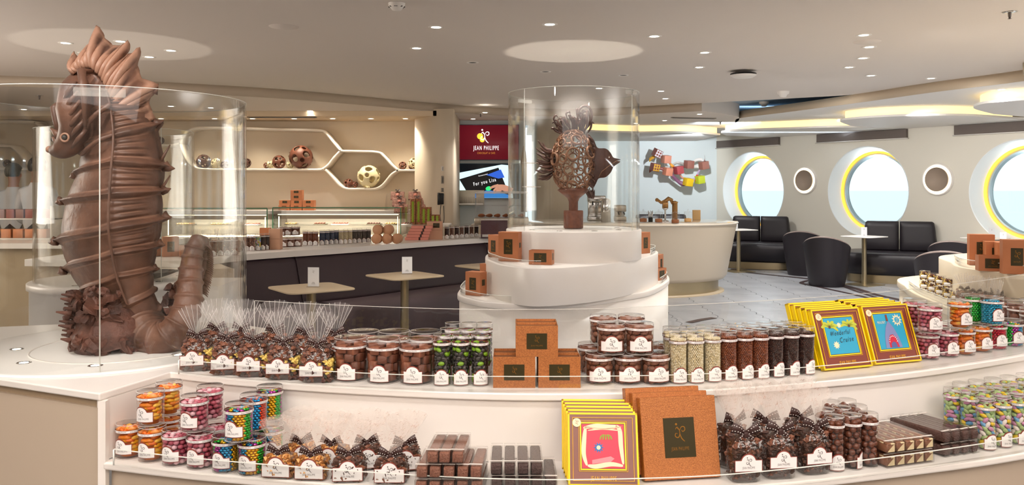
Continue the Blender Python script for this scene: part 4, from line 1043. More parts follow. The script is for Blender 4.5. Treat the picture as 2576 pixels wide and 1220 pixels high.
for px, by, dia, c, lab in ((403, 366, 20, 'd', 'small dark holed sphere on the upper left shelf seen through the glass'), (512, 427, 36, 'd', 'dark holed sphere on the shelf behind the glass case'), (544, 427, 26, 'w', 'white holed sphere between two dark ones behind the glass case'), (565, 427, 20, 'd', 'small dark holed sphere behind the right edge of the glass case'),
     (619, 425, 25, 'd', 'dark holed sphere just right of the glass case'), (670, 426, 15, 'm', 'tiny brown holed sphere half behind a white one'), (680, 426, 19, 'w', 'small white holed sphere left of the brown one'), (702, 427, 34, 'm', 'medium brown holed sphere on the long shelf'), (730, 427, 19, 'w', 'small white holed sphere beside the largest sphere'), (758, 427, 59, 'm', 'largest brown holed sphere on the wall shelf'),
     (877, 475, 23, 'm', 'small brown holed sphere inside the six-sided cell'), (893, 475, 16, 'm', 'tiny brown holed sphere beside the large white one'), (928, 475, 57, 'w', 'large white holed sphere inside the six-sided cell'), (1013, 429, 20, 'm', 'small brown holed sphere on the right shelf end'), (1035, 429, 14, 'm', 'tiny dark brown holed sphere on the right shelf end'), (1042, 429, 30, 'w', 'white holed sphere at the right shelf end'),
     (18, 424, 20, 'd', 'dark holed sphere in the cell at the far left edge'), (141, 366, 24, 'd', 'dark holed sphere on the far left shelf seen through the glass')):
    D = 12.52; r = dia/2/F*D; p = W(px, by, D)
    zb = {427: 0}.get(by, 0); zt = W(px, by, SYD).z+.0175
    e = thing('holed_sphere', lab, 'ornament', (p.x, D if dia < 40 else 12.5, W(px, by, SYD).z+.0178+r*.985), px*.7, 'holed chocolate spheres on the wall shelf'); e.rotation_euler = (px*.3, px*.17, px*.7)
    o = bpy.data.objects.new('shell', hm[c]); C.objects.link(o); o.parent = e; o.scale = (r, r, r)
    md = o.modifiers.new('s', 'SOLIDIFY'); md.thickness = .10; md.offset = -1
# ================================================================ BEHIND THE BAR : CASES, SHELF, PHONE, SCREENS
back = thing('back_counter', 'cream back counter along the shelf niche', 'counter', (0, 0, 0))
B().add(box((-9+xr)/2, 12.35, .55, 9+xr-.06, .62, 1.1), sm=False).obj('body', m_body, back)
B().add(box((-9+xr)/2, 12.33, 1.125, 9+xr-.06, .68, .05), sm=False).obj('worktop', m_white, back)
def vitrine(lab, x0, x1, y, ztop):
    e = thing('glass_display_case', lab, 'display case', ((x0+x1)/2, y, 0)); w = x1-x0
    B().add(box(0, .32, .42, w, .66, .84), sm=False).obj('base', m_body, e)
    B().add(box(0, .32, .87, w, .68, .05), sm=False).obj('lit_deck', mat('lit_deck', 'FFF4DC', .5), e)
    h = ztop-.9
    B().add(box(0, .01, .9+h/2, w, .008, h), sm=False).obj('front_glass', m_glass, e)
    B().add(box(0, .2, ztop, w, .40, .008), sm=False).obj('top_glass', m_glass, e)
    for s in (-1, 1): B().add(box(s*w/2, .3, .9+h/2, .008, .6, h), sm=False).obj('side_glass', m_glass, e)
    mg = mat('green_glass_edge', '4F8A6A', .2)
    b = B().add(box(0, 0, ztop, w, .009, .012), sm=False); 
    for s in (-1, 1): b.add(box(s*w/2, 0, .9+h/2, .009, .01, h), sm=False)
    b.obj('green_edge', mg, e)
    B().add(box(0, .09, ztop-.085, w-.08, .03, .010), sm=False).obj('led_bar', mat('case_led', 'FFF0D0', .5, emit=1.2, ecol='FFEFCC'), e)
    for s in (-1, 1): B().add(box(s*(w/2-.05), .09, .9+h/2-.05, .007, .02, h-.12), sm=False).obj('led_post', mat('case_led', 'FFF0D0', .5, emit=1.2, ecol='FFEFCC'), e)
    B().add(box(0, .38, 1.02, w-.1, .3, .012), sm=False).obj('inner_shelf', m_glass, e)
    B().add(box(0, .62, .9+h/2-.08, w-.02, .02, h-.16), sm=False).obj('back_panel', mat('vitrine_back', 'EFE6D4', .4), e)
    lamp('AREA', (e.location.x, y+.15, ztop-.1), 10, (1, .93, .8), w-.1, sy=.05, name='case_light')
    return e
def X(px, D): return (px-1288)/F*D
vitrine('long glass chocolate display case with light bar, right of two', X(686, 10), X(1008, 10), 10.0, 1.245)
vitrine('glass chocolate display case behind the round glass, left of two', X(405, 9.9), X(672, 9.9), 9.9, 1.24)
random.seed(21)
k = 0
for vx0, vx1, y in ((X(700, 10), X(1000, 10), 10.3), (X(420, 9.9), X(665, 9.9), 10.2)):
    x = vx0
    while x < vx1:
        w = random.uniform(.14, .26); e = thing('praline_tray', 'tray of small pralines inside the display case, piece %s from its left end' % ORD[k % 15], 'tray', (x+w/2, y, 1.028), 0, 'praline trays in the display cases'); k += 1
        B().add(box(0, 0, .003, w-.03, .2, .006)).obj('tray', m_plate if k % 3 else m_white, e)
        b = B(); c_ = random.choice([m_choc2, m_chocm, m_chocm, mat('gold_praline', 'C89058', .4)])
        for a in range(int(w/.035)):
            for c2 in range(3): b.add(ico(.012, 1), 0, T(-w/2+.03+a*.033, -.06+c2*.05, .016) @ S_(1, 1, .8))
        b.obj('praline', c_, e)['kind'] = 'stuff'
        x += w+random.choice((.02, .05, .2))
e = thing('dark_divider', 'dark panel between the two glass display cases', 'panel', (-2.94, 10.25, 0)); B().add(rbox(0, 0, .6, .022, .3, 1.2, .003)).obj('panel', mat('dark_green_panel', '17231C', .3), e)
# phone and wall plates
p = W(1109, 500, PF); e = thing('wall_phone', 'black wall telephone with hanging cord on the pillar', 'phone', (p.x, PF, p.z), .12)
B().add(rbox(.01, -.02, 0, .06, .04, .16, .01)).obj('base', m_black, e)
B().add(tube([(-.03, -.06, -.08), (-.035, -.075, -.03), (-.035, -.075, .04), (-.03, -.06, .08)], [.022, .016, .016, .022], 10)).obj('handset', m_black, e)
B().add(tube(cat([(0, -.03, -.08), (-.01, -.035, -.2), (.0, -.035, -.33), (.03, -.035, -.36), (.045, -.035, -.28), (.04, -.03, -.1)], 6), .005, 6)).obj('cord', m_black, e)
for py, h, lab, c in ((424, .07, 'narrow white switch plate on the pillar above the phone', m_trim), (452, .11, 'narrow dark wall plate on the pillar above the phone', m_grey), (478, .06, 'small dark socket right above the phone', m_grey)):
    p = W(1113, py, PF); e = thing('wall_plate', lab, 'switch', (p.x, PF-.0005, p.z), .0); B().add(rbox(0, -.006, 0, .035, .012, h, .003)).obj('plate', c, e); B().add(box(.006, -.0125, 0, .006, .002, h*.7)).obj('slot', m_black, e)
# screens
SYD2 = 13.38
def scr(px0, py0, px1, py1, lab):
    a, c = W(px0, py0, SYD2), W(px1, py1, SYD2); e = thing('wall_screen', lab, 'screen', ((a.x+c.x)/2, SYD2+.05, (a.z+c.z)/2)); w, h = c.x-a.x, a.z-c.z
    B().add(rbox(0, 0, 0, w, .07, h, .006)).obj('housing', mat('screen_bezel', '1E4F66', .3), e); return e, w, h
def flat(vf, m, par, nm, dx, y, dz, rz=0, s=1):
    return B().add(flatxz(xf(vf, lambda a, b_, q: (a*math.cos(rz)*s-b_*math.sin(rz)*s, a*math.sin(rz)*s+b_*math.cos(rz)*s, 0)), y, 0)).obj(nm, m, par, T(dx, 0, dz))
def em(nm, c, s=1.0): return mat(nm, c, .4, emit=s*.9, ecol=c)
e, w, h = scr(1140, 313, 1306, 403, 'upper wall screen with logo and writing on a wine red background')
B().add(box(0, -.0365, 0, w-.02, .002, h-.02)).obj('display', em('screen_red', '6A1622', .40), e)
flat(emblem(.16), em('screen_white', 'FFFFFF', .9), e, 'emblem', -.03, -.039, .04)
flat(join(disc(.05, 0, 16, -.10, .10), disc(.04, 0, 16, -.065, .04)), em('screen_yellow', 'E8C63A', .8), e, 'shell_mark', 0, -.0385, 0)
flat(text('JEAN PHILIPPE', .10, .62), em('screen_white', 'FFFFFF'), e, 'lettering', -.0, -.039, -.125)
flat(text('CHOCOLAT & CAFE', .045, .7), em('screen_gold', 'C08030', .8), e, 'small_lettering', 0, -.039, -.19)
e, w, h = scr(1140, 411, 1306, 500, 'lower wall screen showing a hand touching a tablet and white writing')
B().add(box(0, -.0365, 0, w-.02, .002, h-.02)).obj('display', em('screen_dark', '101418', .5), e)
def poly2(pts): return [(a, b_, 0) for a, b_ in pts], [tuple(range(len(pts)))]
flat(poly2([(-w/2+.012, -h/2+.012), (-w/2+.012, .12), (.25, .27), (.36, .26), (.44, -h/2+.012)]), em('tablet_white', 'CFE9EE', .7), e, 'tablet_frame', 0, -.038, 0)
flat(poly2([(-.44, .03), (.20, .22), (.38, -.23), (-.26, -.27)]), em('tablet_black', '0C0D10', .4), e, 'tablet_display', 0, -.0395, 0)
flat(poly2([(-.25, -.275), (.02, -.14), (.36, -.22), (.36, -.275)]), em('tablet_blue', '2C7FCB', .6), e, 'tablet_keys', 0, -.041, 0)
flat(poly2([(.0, .1), (.24, .19), (.30, .06), (.2, .04)]), em('tablet_glow', '2A5FD0', .6), e, 'tablet_glow', 0, -.0405, 0)
flat(text('For you Lisa', .085, .8), em('screen_white', 'FFFFFF'), e, 'lettering', -.02, -.0425, -.04, .22)
flat(text('Recommended', .03, .8), em('screen_white', 'FFFFFF'), e, 'small_lettering', -.05, -.0425, .09, .22)
flat(xf(disc(.05, 0, 16), lambda a, b_, q: (a, b_*.7, 0)), em('green_button', '28D070', .8), e, 'button', .04, -.0425, -.12, .2)
hand = B()
for pts, r in (([(.06, -.12), (.12, -.09), (.2, -.075)], [.014, .016, .03]), ([(.12, -.16), (.17, -.12), (.23, -.10)], [.014, .018, .03]), ([(.17, -.17), (.2, -.13), (.25, -.1)], [.014, .018, .03]), ([(.22, -.18), (.24, -.14), (.27, -.11)], [.013, .018, .03]), ([(.12, -.2), (.17, -.17), (.22, -.14)], [.013, .016, .025]), ([(.19, -.1), (.29, -.11), (.42, -.17)], [.045, .065, .06])):
    hand.add(xf(tube(cat([(a, 0, b_) for a, b_ in pts], 5), [r[0]+(r[-1]-r[0])*i/10 for i in range(11)], 10), lambda x, y, z: (x, -.044+y*.06, z)))
hand.obj('hand_picture', em('skin_picture', 'C08C74', .6), e)
# ================================================================ WALL ART OF CUBES AND RIBBONS
AY = FC.y-.25
art = thing('cube_ribbon_wall_art', 'wall sculpture of coloured cubes joined by curling ribbons on the far wall', 'artwork', (0, AY, 0))
def AP(px, py, d=0): w = W(px, py, AY); return Vector((w.x, d, w.z))
cubes = [(1651, 386, 'E8E8F0', .4), (1673, 401, 'D58F78', 0), (1645, 421, 'E0B040', .15), (1677, 432, 'D98C70', .1), (1704, 428, 'B04A50', -.2), (1730, 414, '9C6458', 0), (1767, 416, 'A06A5C', -.2), (1728, 458, 'F2C81E', .1), (1757, 452, 'C4D02E', -.15)]
for i, (px, py, c, r) in enumerate(cubes):
    p = AP(px, py, -.12)
    q = B().add(rbox(0, 0, 0, .155, .155, .155, .005)).obj('cube', mat('cube_brown_side', '8A4A40', .5) if i in (0, 2) else mat('cube_%s' % c, c, .5, nz=(c, 4)), art, Matrix.Translation(p) @ R_(r, 'Y') @ R_(.35) @ R_(.15, 'X'))
    if i in (0, 2):
        b = B()
        for a in range(3):
            b.add(box(-.055+a*.055, -.079, 0, .020 if i else .014, .006, .145)); b.add(box(0, -.0795, -.055+a*.055, .145, .006, .018))
        b.obj('cube_pattern', mat('cube_pat_%d' % i, c, .5), q)
def rib(pts, c, wd=.045):
    wd *= 1.6
    P = cat([AP(x, y, d) for x, y, d in pts], 8); k = len(P)
    v = [(p.x, p.y, p.z+wd/2) for p in P]+[(p.x, p.y, p.z-wd/2) for p in P]+[(p.x, p.y+.006, p.z+wd/2) for p in P]+[(p.x, p.y+.006, p.z-wd/2) for p in P]
    f = []
    for i in range(k-1): f += [(i, i+1, k+i+1, k+i), (2*k+i+1, 2*k+i, 3*k+i, 3*k+i+1), (i+1, i, 2*k+i, 2*k+i+1), (k+i, k+i+1, 3*k+i+1, 3*k+i)]
    B().add((v, f)).obj('ribbon', mat('ribbon_'+c, c, .4), art)
rib([(1632, 403, -.05), (1640, 396, -.1), (1651, 388, -.12)], 'E0A83C', .05); rib([(1680, 405, -.1), (1688, 416, -.05), (1698, 426, -.12)], 'E8A23A', .05)
rib([(1632, 431, -.06), (1645, 423, -.12), (1660, 424, -.1), (1677, 431, -.12)], '8E4A44', .04); rib([(1686, 438, -.12), (1700, 452, -.06), (1714, 462, -.06), (1726, 460, -.12)], '8A5A78', .06)
rib([(1735, 456, -.12), (1746, 448, -.1), (1757, 430, -.06), (1764, 418, -.12)], 'B8A0C8', .04); rib([(1738, 412, -.1), (1750, 403, -.04), (1764, 402, -.06), (1767, 412, -.1)], 'E8E4E0', .04)
rib([(1739, 419, -.1), (1752, 419, -.04), (1765, 421, -.1)], 'E8E4E0', .04); rib([(1767, 412, -.12), (1770, 402, -.1), (1771, 394, -.06)], '8A3A34', .04)
rib([(1706, 438, -.1), (1714, 446, -.06), (1722, 452, -.1)], 'D0907C', .03); rib([(1745, 452, -.1), (1750, 445, -.12), (1754, 447, -.1)], 'D05038', .06)
rib([(1690, 415, -.04), (1710, 408, .2), (1724, 414, -.06)], 'E8E4E0', .03)
rib([(1670, 410, -.1), (1676, 418, .1), (1690, 425, .0)], 'E8E4E0', .03)
# ================================================================ PRODUCTS
def wlabel(w, hs, rd, R=None, cx=0, base=0, txt=True, tsz=.0085, bulge=0):
    """paper label with a domed top; returns B with 3 materials (border, paper, ink)"""
    def plate(w, hs, rd, y0, n=30):
        v = []; f = []
        for i in range(n+1):
            x = -w/2+w*i/n; xx = x-cx; top = hs if abs(xx) >= rd else max(hs, hs*.86+math.sqrt(max(0, rd*rd-xx*xx)))
            v += [(x, y0, 0), (x, top, 0)]
        for i in range(n): f.append((2*i, 2*i+2, 2*i+3, 2*i+1))
        return v, f
    def put(vf, d):
        return bend(vf, R, 0, d) if R else flatxz(vf, -d, 0)
    b = B()
    b.add(put(plate(w, hs, rd, 0), .0006), 0); i_ = .0018
    b.add(put(plate(w-i_*2, hs-i_, rd-i_, i_), .0011), 1)
    es = rd*.80
    b.add(put(xf(emblem(es), lambda x, y, q: (x+cx, y+hs*.62+rd*.02, 0)), .0015), 2)
    if txt: b.add(put(xf(text('JEAN PHILIPPE', tsz, .62), lambda x, y, q: (x+0, y+hs*.26, 0)), .0015), 2)
    return b
LM = [m_red, m_paper, m_ink]
def wband(R, z, h=.009, a0=-100, a1=100):
    def seg(a, c, z0, z1, d):
        n = 40; v = []; f = []
        for i in range(n+1):
            q = math.radians(a+(c-a)*i/n); v += [((R+d)*math.sin(q), -(R+d)*math.cos(q), z0), ((R+d)*math.sin(q), -(R+d)*math.cos(q), z1)]
        for i in range(n): f.append((2*i, 2*i+2, 2*i+3, 2*i+1))
        return v, f
    b = B(); b.add(seg(-180, 180, z, z+h, .0006), 0); b.add(seg(-180, 180, z+.0009, z+h-.0009, .001), 1)
    for k in (-2, -1, 0, 1, 2):
        b.add(bend(xf(text('JEAN PHILIPPE', .0052, .75), lambda x, y, q: (x+k*.036, y, 0)), R, z+h*.3, .0014), 2)
    return b
def canister(R, H, par, lidf=.80):
    B().add(lathe([(.001, .001), (R-.002, .001), (R, .003), (R, H*lidf)], 40)).add(lathe([(R+.0008, H*lidf), (R+.0008, H-.002), (R-.001, H), (.001, H-.0005)], 40)).obj('container', m_plast, par)
    B().add(torus(R, .0009, 40, 6), 0, T(0, 0, H-.001)).obj('rim', m_plrim, par); B().add(torus(R+.0006, .0005, 40, 6), 0, T(0, 0, H*lidf)).obj('lid_edge', m_plrim, par); B().add(torus(R-.0006, .0008, 40, 6), 0, T(0, 0, .0018)).obj('foot_ring', m_plrim, par)
def fill(R, z0, z1, size, cols, shp=(1, 1, 1), sub=1, step=None, seed=1, jit=.3, top=True, layers=1, fn=None):
    random.seed(seed); b = B(); mats = cols; st_ = step or size*1.75
    rows = int((z1-z0)/(st_*.88)); 
    for L in range(layers):
        r = R-size*.98*shp[1]-L*st_*.8
        if r < size*.4: break
        nper = max(3, int(2*PI*r/st_))
        for j in range(rows+1):
            for i in range(nper):
                a = 2*PI*(i+.5*(j % 2)+random.uniform(-jit, jit)*.5)/nper; z = z0+size*min(1, shp[2])+j*st_*.88+random.uniform(-jit, jit)*size*.6
                if z > z1: continue
                M = T(r*math.sin(a), -r*math.cos(a), z) @ R_(a)
                if shp != (1, 1, 1): M = M @ R_(random.uniform(-1, 1)*(1.3 if jit > .2 else 0), 'Y') @ R_(random.uniform(-.4, .4), 'X')
                if fn: b.add(fn(size), random.randrange(len(cols)), M)
                else: b.add(ico(size, sub), random.randrange(len(cols)), M @ S_(*shp))
    if top:
        rr = R-size
        k = 0
        while rr > size*.5 and k < 6:
            nper = max(1, int(2*PI*rr/st_))
            for i in range(nper):
                a = 2*PI*i/nper+k*.3; M = T(rr*math.cos(a), rr*math.sin(a), z1+random.uniform(-.2, .4)*size) @ R_(random.uniform(0, 6))
                if fn: b.add(fn(size), random.randrange(len(cols)), M)
                else: b.add(ico(size, sub), random.randrange(len(cols)), M @ S_(*shp))
            rr -= st_; k += 1
    return b
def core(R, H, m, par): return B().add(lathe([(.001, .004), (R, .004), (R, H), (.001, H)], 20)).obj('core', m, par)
def jar(name, cat_, R, H, cont, cols, label=None, bandz=.74, coremat=None, fillh=None, cname='contents'):
    e = thing(name, None, cat_); canister(R, H, e)
    if cont:
        o = cont.obj(cname, cols, e); o['kind'] = 'stuff'
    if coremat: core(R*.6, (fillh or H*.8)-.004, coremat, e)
    wband(R+.0009, H*bandz, .0085).obj('band_label', LM, e)
    if label: label.obj('front_label', LM, e, T(0, 0, label.z))
    return e
def lab_(*a, z=.006, **k):
    b = wlabel(*a, **k); b.z = z; return b
def cube_candy(s):     # fudge cube
    return rbox(0, 0, 0, s*1.7, s*1.7, s*1.5, s*.12, 1)
def wedge(s):
    return xf(ico(s, 1), lambda x, y, z: (x*1.35, y*.55, max(-s*.2, z*.8)))
def rock_candy(s):
    return xf(ico(s, 2), lambda x, y, z: tuple(c*(1+.18*math.cos(6*math.atan2(y, x))) if k < 2 else c*.8 for k, c in enumerate((x, y, z))))
def foil(s):
    v, f = ico(s, 1); random.seed(int(abs(v[0][0])*1e6)+random.randrange(999)); return [(x*random.uniform(.7, 1.3)*1.1, y*random.uniform(.6, 1.1), z*random.uniform(.6, 1.3)) for x, y, z in v], f
TL = dict(R=.0273, tsz=.0075)
P_ = {}
def tubejar(key, cont, cols, coremat, name='sweet_tube', cname='contents', H=.152, R=.026, fh=.13, lw=.044):
    e = jar(name, 'sweets', R, H, cont, cols, lab_(.049, .034, .0185, R=R+.0009, z=.004, tsz=.0072), .80, coremat, fh, cname); P_[key] = e; return e
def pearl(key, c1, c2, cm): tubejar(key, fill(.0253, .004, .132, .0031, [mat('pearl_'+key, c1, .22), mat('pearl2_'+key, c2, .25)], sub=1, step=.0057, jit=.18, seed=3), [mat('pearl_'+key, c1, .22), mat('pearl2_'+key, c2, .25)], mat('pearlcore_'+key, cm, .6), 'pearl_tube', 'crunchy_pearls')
pearl('w', 'EADFBE', 'DCCDA4', '8A7C5C'); pearl('b', '8A4A2A', '7A3E22', '3A1C10'); pearl('d', '4A2C22', '3C231C', '1A0E0A')
bc = [mat('lime_bean', '7AA81E', .25), mat('black_bean', '2A2622', .25), mat('black_bean2', '35302C', .22)]
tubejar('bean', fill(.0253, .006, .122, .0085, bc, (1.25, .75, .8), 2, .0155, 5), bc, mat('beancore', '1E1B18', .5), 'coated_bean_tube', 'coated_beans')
al = [mat('almond_'+c, c, .35) for c in ('5E9CC8', 'C98CAE', '9CB878', 'E6C52E', 'E6DCD4', 'A8C080', '6FA6D0')]
tubejar('almond', fill(.0253, .006, .126, .0088, al, (1.35, .7, .75), 2, .0150, 8), al, mat('almondcore', '8FA080', .6), 'sugared_almond_tube', 'sugared_almonds')
bl = [mat('choc_ball', '6B3A26', .25), mat('choc_ball2', '5A2F1F', .25)]
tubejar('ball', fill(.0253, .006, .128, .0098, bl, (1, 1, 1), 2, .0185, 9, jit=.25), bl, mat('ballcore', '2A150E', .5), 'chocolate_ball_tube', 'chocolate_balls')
nu = [mat('nut_coat', '7A4C38', .4, bump=.4, bs=150), mat('nut_coat2', '8E5E48', .4)]
P_['nut'] = jar('nut_jar', 'sweets', .042, .093, fill(.041, .005, .073, .0115, nu, (1.25, .85, .8), 2, .020, 12), nu, lab_(.072, .032, .0215, R=.0429, z=.011, tsz=.0085), .78, mat('nutcore', '3A221A', .5), .07, 'coated_nuts')
fu = [mat('fudge_a', '7E4A34', .5), mat('fudge_b', '8E563E', .5), mat('fudge_c', '6C3E2C', .5)]
P_['fudge'] = jar('fudge_jar', 'sweets', .050, .132, fill(.049, .006, .098, .0165, fu, (1, 1, 1), 1, .031, 14, jit=.5, fn=cube_candy), fu, lab_(.062, .036, .022, R=.0509, z=.007, tsz=.0085), .76, mat('fudgecore', '4A2A1E', .6), .085, 'fudge_cubes')
og = [mat('citrus_'+c, c, .3) for c in ('F08A1E', 'F6B01E', 'E8701A', 'F7C24A', 'F29A4A')]
pk = [mat('berry_'+c, c, .3) for c in ('BC5A6C', 'CC8090', 'E0B4BC', 'A84458')]
CL = dict(R=.0389, tsz=.0075)
def candyjar(key, cont, cols, cm, ym=0, nm='candy_jar', cn='candies'):
    P_[key] = jar(nm, 'sweets', .038, .100, cont, cols, lab_(.056, .031, .0200, R=.0389, z=.014, cx=-.008, tsz=.0075), .76, cm, .078, cn)
candyjar('orange', fill(.037, .004, .078, .0125, og, (1, 1, 1), 1, .0165, 15, jit=.7, fn=wedge), og, mat('citruscore', 'D8741A', .5), cn='citrus_slices')
candyjar('pink', fill(.037, .004, .078, .0085, pk, (1, 1, 1), 2, .0155, 16, jit=.3, fn=rock_candy), pk, mat('berrycore', '8A3344', .5), cn='berry_drops')
def foiljar(key, cs, cm, seed):
    ms = [mat('foil_'+c, c, .18, metal=.75) for c in cs]; b = B(); random.seed(seed)
    for j in range(11):
        n = 18
        for i in range(n):
            a = 2*PI*(i+.5*(j % 2))/n; z = .008+j*.0068; sec = int((i/n*len(ms)*2+seed) % len(ms)); b.add(foil(.0068), sec, T(.030*math.sin(a), -.030*math.cos(a), z) @ R_(a))
    for i in range(24): a = i*2.4; b.add(foil(.007), i % len(ms), T(.024*(i/24)**.5*math.cos(a), .024*(i/24)**.5*math.sin(a), .082))
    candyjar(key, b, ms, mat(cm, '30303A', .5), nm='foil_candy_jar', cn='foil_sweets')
foiljar('multi', ['2FA83C', 'B0409A', '2C8CB8', 'D8A820'], 'foilcore', 2); foiljar('multi2', ['D8A020', '2FA83C', 'B0409A', '2C8CB8'], 'foilcore', 4)
foiljar('blue', ['1E8FB0', '2A9CC0'], 'foilcore', 1); foiljar('green', ['1F9A30', '2BB040'], 'foilcore', 1); foiljar('redgreen', ['C0203A', '2FA83C', 'C0203A'], 'foilcore', 3); foiljar('redblue', ['C8401E', '2090C8'], 'foilcore', 5)
# ---- cellophane bags
def bow(par, z, y, s=1.0):
    b = B()
    for sg in (-1, 1):
        for dz, ln in ((.006, .030), (-.012, .026)):
            P = cat([Vector((0, y, z)), Vector((sg*ln*.5*s, y-.008*s, z+dz*s+.006*s)), Vector((sg*ln*s, y-.004, z+dz*s+(.010 if dz > 0 else -.006)*s)), ] , 6)
            k = len(P); wd = [.004+.008*(i/(k-1))**.8 if dz > 0 else .0065 for i in range(k)]
            up = Vector((-.35*sg, 0, 1)).normalized(); v = []; f = []
            for i, p in enumerate(P): v += [tuple(p+up*wd[i]*s), tuple(p-up*wd[i]*s), tuple(p-up*wd[i]*s+Vector((0, .0025, 0))), tuple(p+up*wd[i]*s+Vector((0, .0025, 0)))]
            for i in range(k-1):
                for j in range(4): f.append((i*4+j, i*4+4+j, i*4+4+(j+1) % 4, i*4+(j+1) % 4))
            f += [(0, 1, 2, 3), ((k-1)*4, (k-1)*4+3, (k-1)*4+2, (k-1)*4+1)]
            b.add((v, f), 0)
            for i in range(1, k-1, 2):
                for q in (-.55, .55): b.add(box(*(P[i]+up*wd[i]*s*q+Vector((0, -.0006, 0))), .0022*s, .0008, .0016*s), 1)
    b.add(rbox(0, y-.004, z, .010*s, .010, .012*s, .002), 0)
    b.obj('ribbon_bow', [m_ribbon, m_stitch], par)
def fan(par, z0, z1, r0, hw, y, m, seed, prm=None):
    random.seed(seed); n = 26; K = 6; v = []; f = []; tops = [z1+random.uniform(-.008, .006) for _ in range(8)]
    for i in range(n+1):
        t = i/n; a = (t-.5)*2; zt = (z1-z0)*(math.cos(a*.95)**.45)*1.0+random.uniform(-.002, .002)
        for j in range(K+1):
            q = j/K; x = (r0+(hw-r0)*q**.9)*math.sin(a*1.25)*1.05*(1); v.append((x, y+(-1)**i*.0022*q+.012*q*math.cos(a*3+seed), z0+zt*q))
    for i in range(n):
        for j in range(K): f.append((i*(K+1)+j, (i+1)*(K+1)+j, (i+1)*(K+1)+j+1, i*(K+1)+j+1))
    b = B().add((v, f), 0, sm=False)
    v2 = [(x*.92, 2*y-yy+.012, z0+(z-z0)*.94) for x, yy, z in v]; b.add((v2, f), 0, sm=False)
    mats = [m]
    if prm:
        for k in range(60):
            a = random.uniform(-.95, .95); q = random.uniform(.35, .97); x = (r0+(hw-r0)*q**.9)*math.sin(a*1.25)*1.05; z = z0+(z1-z0)*(math.cos(a*.95)**.45)*q
            t_ = random.uniform(0, 3); dx, dz = .004*math.cos(t_), .004*math.sin(t_)
            b.add(([(x-dx, y-.007, z-dz), (x+dx, y-.007, z+dz), (x+dx*.8+.0008, y-.007, z+dz*.8-.0012), (x-dx*.8+.0008, y-.007, z-dz*.8-.0012)], [(0, 1, 2, 3)]), 1)
        mats = [m, prm]
    else:
        for k in range(1, n, 3):
            p = [Vector(v[k*(K+1)+j]) for j in range(1, K+1)]; b.add(tube(p, .0007, 4), 1)
        mats = [m, m_plrim]
    b.obj('cellophane_top', mats, par)
def bag(key, w, d, h, tz, cols, csz, lab, printed=False, seed=1, two=None, fanw=.06, bs=1.0, lz=.006, lx=0):
    e = thing('cellophane_bag', None, 'sweets'); random.seed(seed); b = B()
    for i in range(190 if csz < .011 else 120):
        z = random.uniform(.006, h*.92); s = (1-.35*max(0, (z/h-.6)/.4)); a = random.random()
        side = random.random()
        if side < .5: x, y = random.uniform(-w/2, w/2)*.92*s, -d/2*.86*s
        elif side < .7: x, y = random.uniform(-w/2, w/2)*.9*s, d/2*.86*s
        elif side < .85: x, y = -w/2*.88*s, random.uniform(-d/2, d/2)*.85
        else: x, y = w/2*.88*s, random.uniform(-d/2, d/2)*.85
        c = random.randrange(len(cols)) if not two else (random.choice(two[0]) if (z < h*.22) else (random.choice(two[1]) if (x > w*.04 and z < h*.62) else random.choice(two[2])))
        o_ = len(b.v); sz = csz*random.uniform(.7, 1.3); b.add(ico(sz, 1), c, T(x, y, z) @ R_(random.uniform(0, 6)) @ R_(random.uniform(0, 6), 'X') @ S_(1.2, .8, .7), sm=False)
        for q in range(o_, len(b.v)): b.v[q] += Vector([noise.noise(b.v[q]*160+Vector((t_*9, 0, 0))) for t_ in range(3)])*sz*.7
    b.obj('sweets', cols, e)['kind'] = 'stuff'
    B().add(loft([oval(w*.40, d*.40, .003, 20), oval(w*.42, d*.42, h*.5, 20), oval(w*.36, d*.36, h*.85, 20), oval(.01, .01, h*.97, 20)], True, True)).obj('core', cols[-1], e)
    rg = []
    random.seed(seed)
    for q, s in ((0, .93), (.03, 1.03), (.3, 1.04), (.6, 1.02), (.8, .88), (.93, .55), (1.0, .12), (1.04, .10)):
        ring = []
        for i in range(36):
            a = 2*PI*i/36; x = w/2*s*math.copysign(abs(math.cos(a))**.6, math.cos(a)); y = d/2*s*math.copysign(abs(math.sin(a))**.6, math.sin(a)); k = 1+random.uniform(-.03, .03)+(.10*math.cos(a*12) if q > .75 else 0)
            ring.append((x*k, y*k, .001+h*q))
        rg.append(ring)
    B().add(loft(rg, True, False)).obj('cellophane_body', m_cello, e)
    fan(e, h*.98, tz, .008, fanw, 0, m_celp if printed else m_cellt, seed, m_celpr if printed else None)
    bow(e, h*.985, -.012, bs)
    L = wlabel(*lab); L.obj('front_label', LM, e, T(lx, -d/2-.004, lz)); P_[key] = e; return e
m_pop = mat('popcorn', 'E8C96A', .6, bump=.5, bs=100); m_cho3 = mat('cereal_chocolate', '7C4C36', .5, bump=.5, bs=90); m_cho4 = mat('cereal_dark', '55352A', .5, bump=.5, bs=90); m_car = mat('caramel_crisp', 'B87838', .4, bump=.5, bs=120); m_car2 = mat('caramel_light', 'D09A58', .4)
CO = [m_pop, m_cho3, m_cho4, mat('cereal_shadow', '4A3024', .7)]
bag('ubag', .098, .07, .112, .215, CO, .0085, (.074, .034, .0205), two=([2, 1], [0, 0, 0, 1], [1, 1, 2]), seed=4, fanw=.062, lz=.020, lx=-.013)
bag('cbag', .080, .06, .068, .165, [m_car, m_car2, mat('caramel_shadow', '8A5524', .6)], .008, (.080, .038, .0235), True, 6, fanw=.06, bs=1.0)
bag('bbag', .086, .06, .072, .168, [m_cho3, m_cho4, mat('cereal_shadow', '4A3024', .7)], .008, (.082, .038, .0235), True, 8, fanw=.066, bs=1.05)
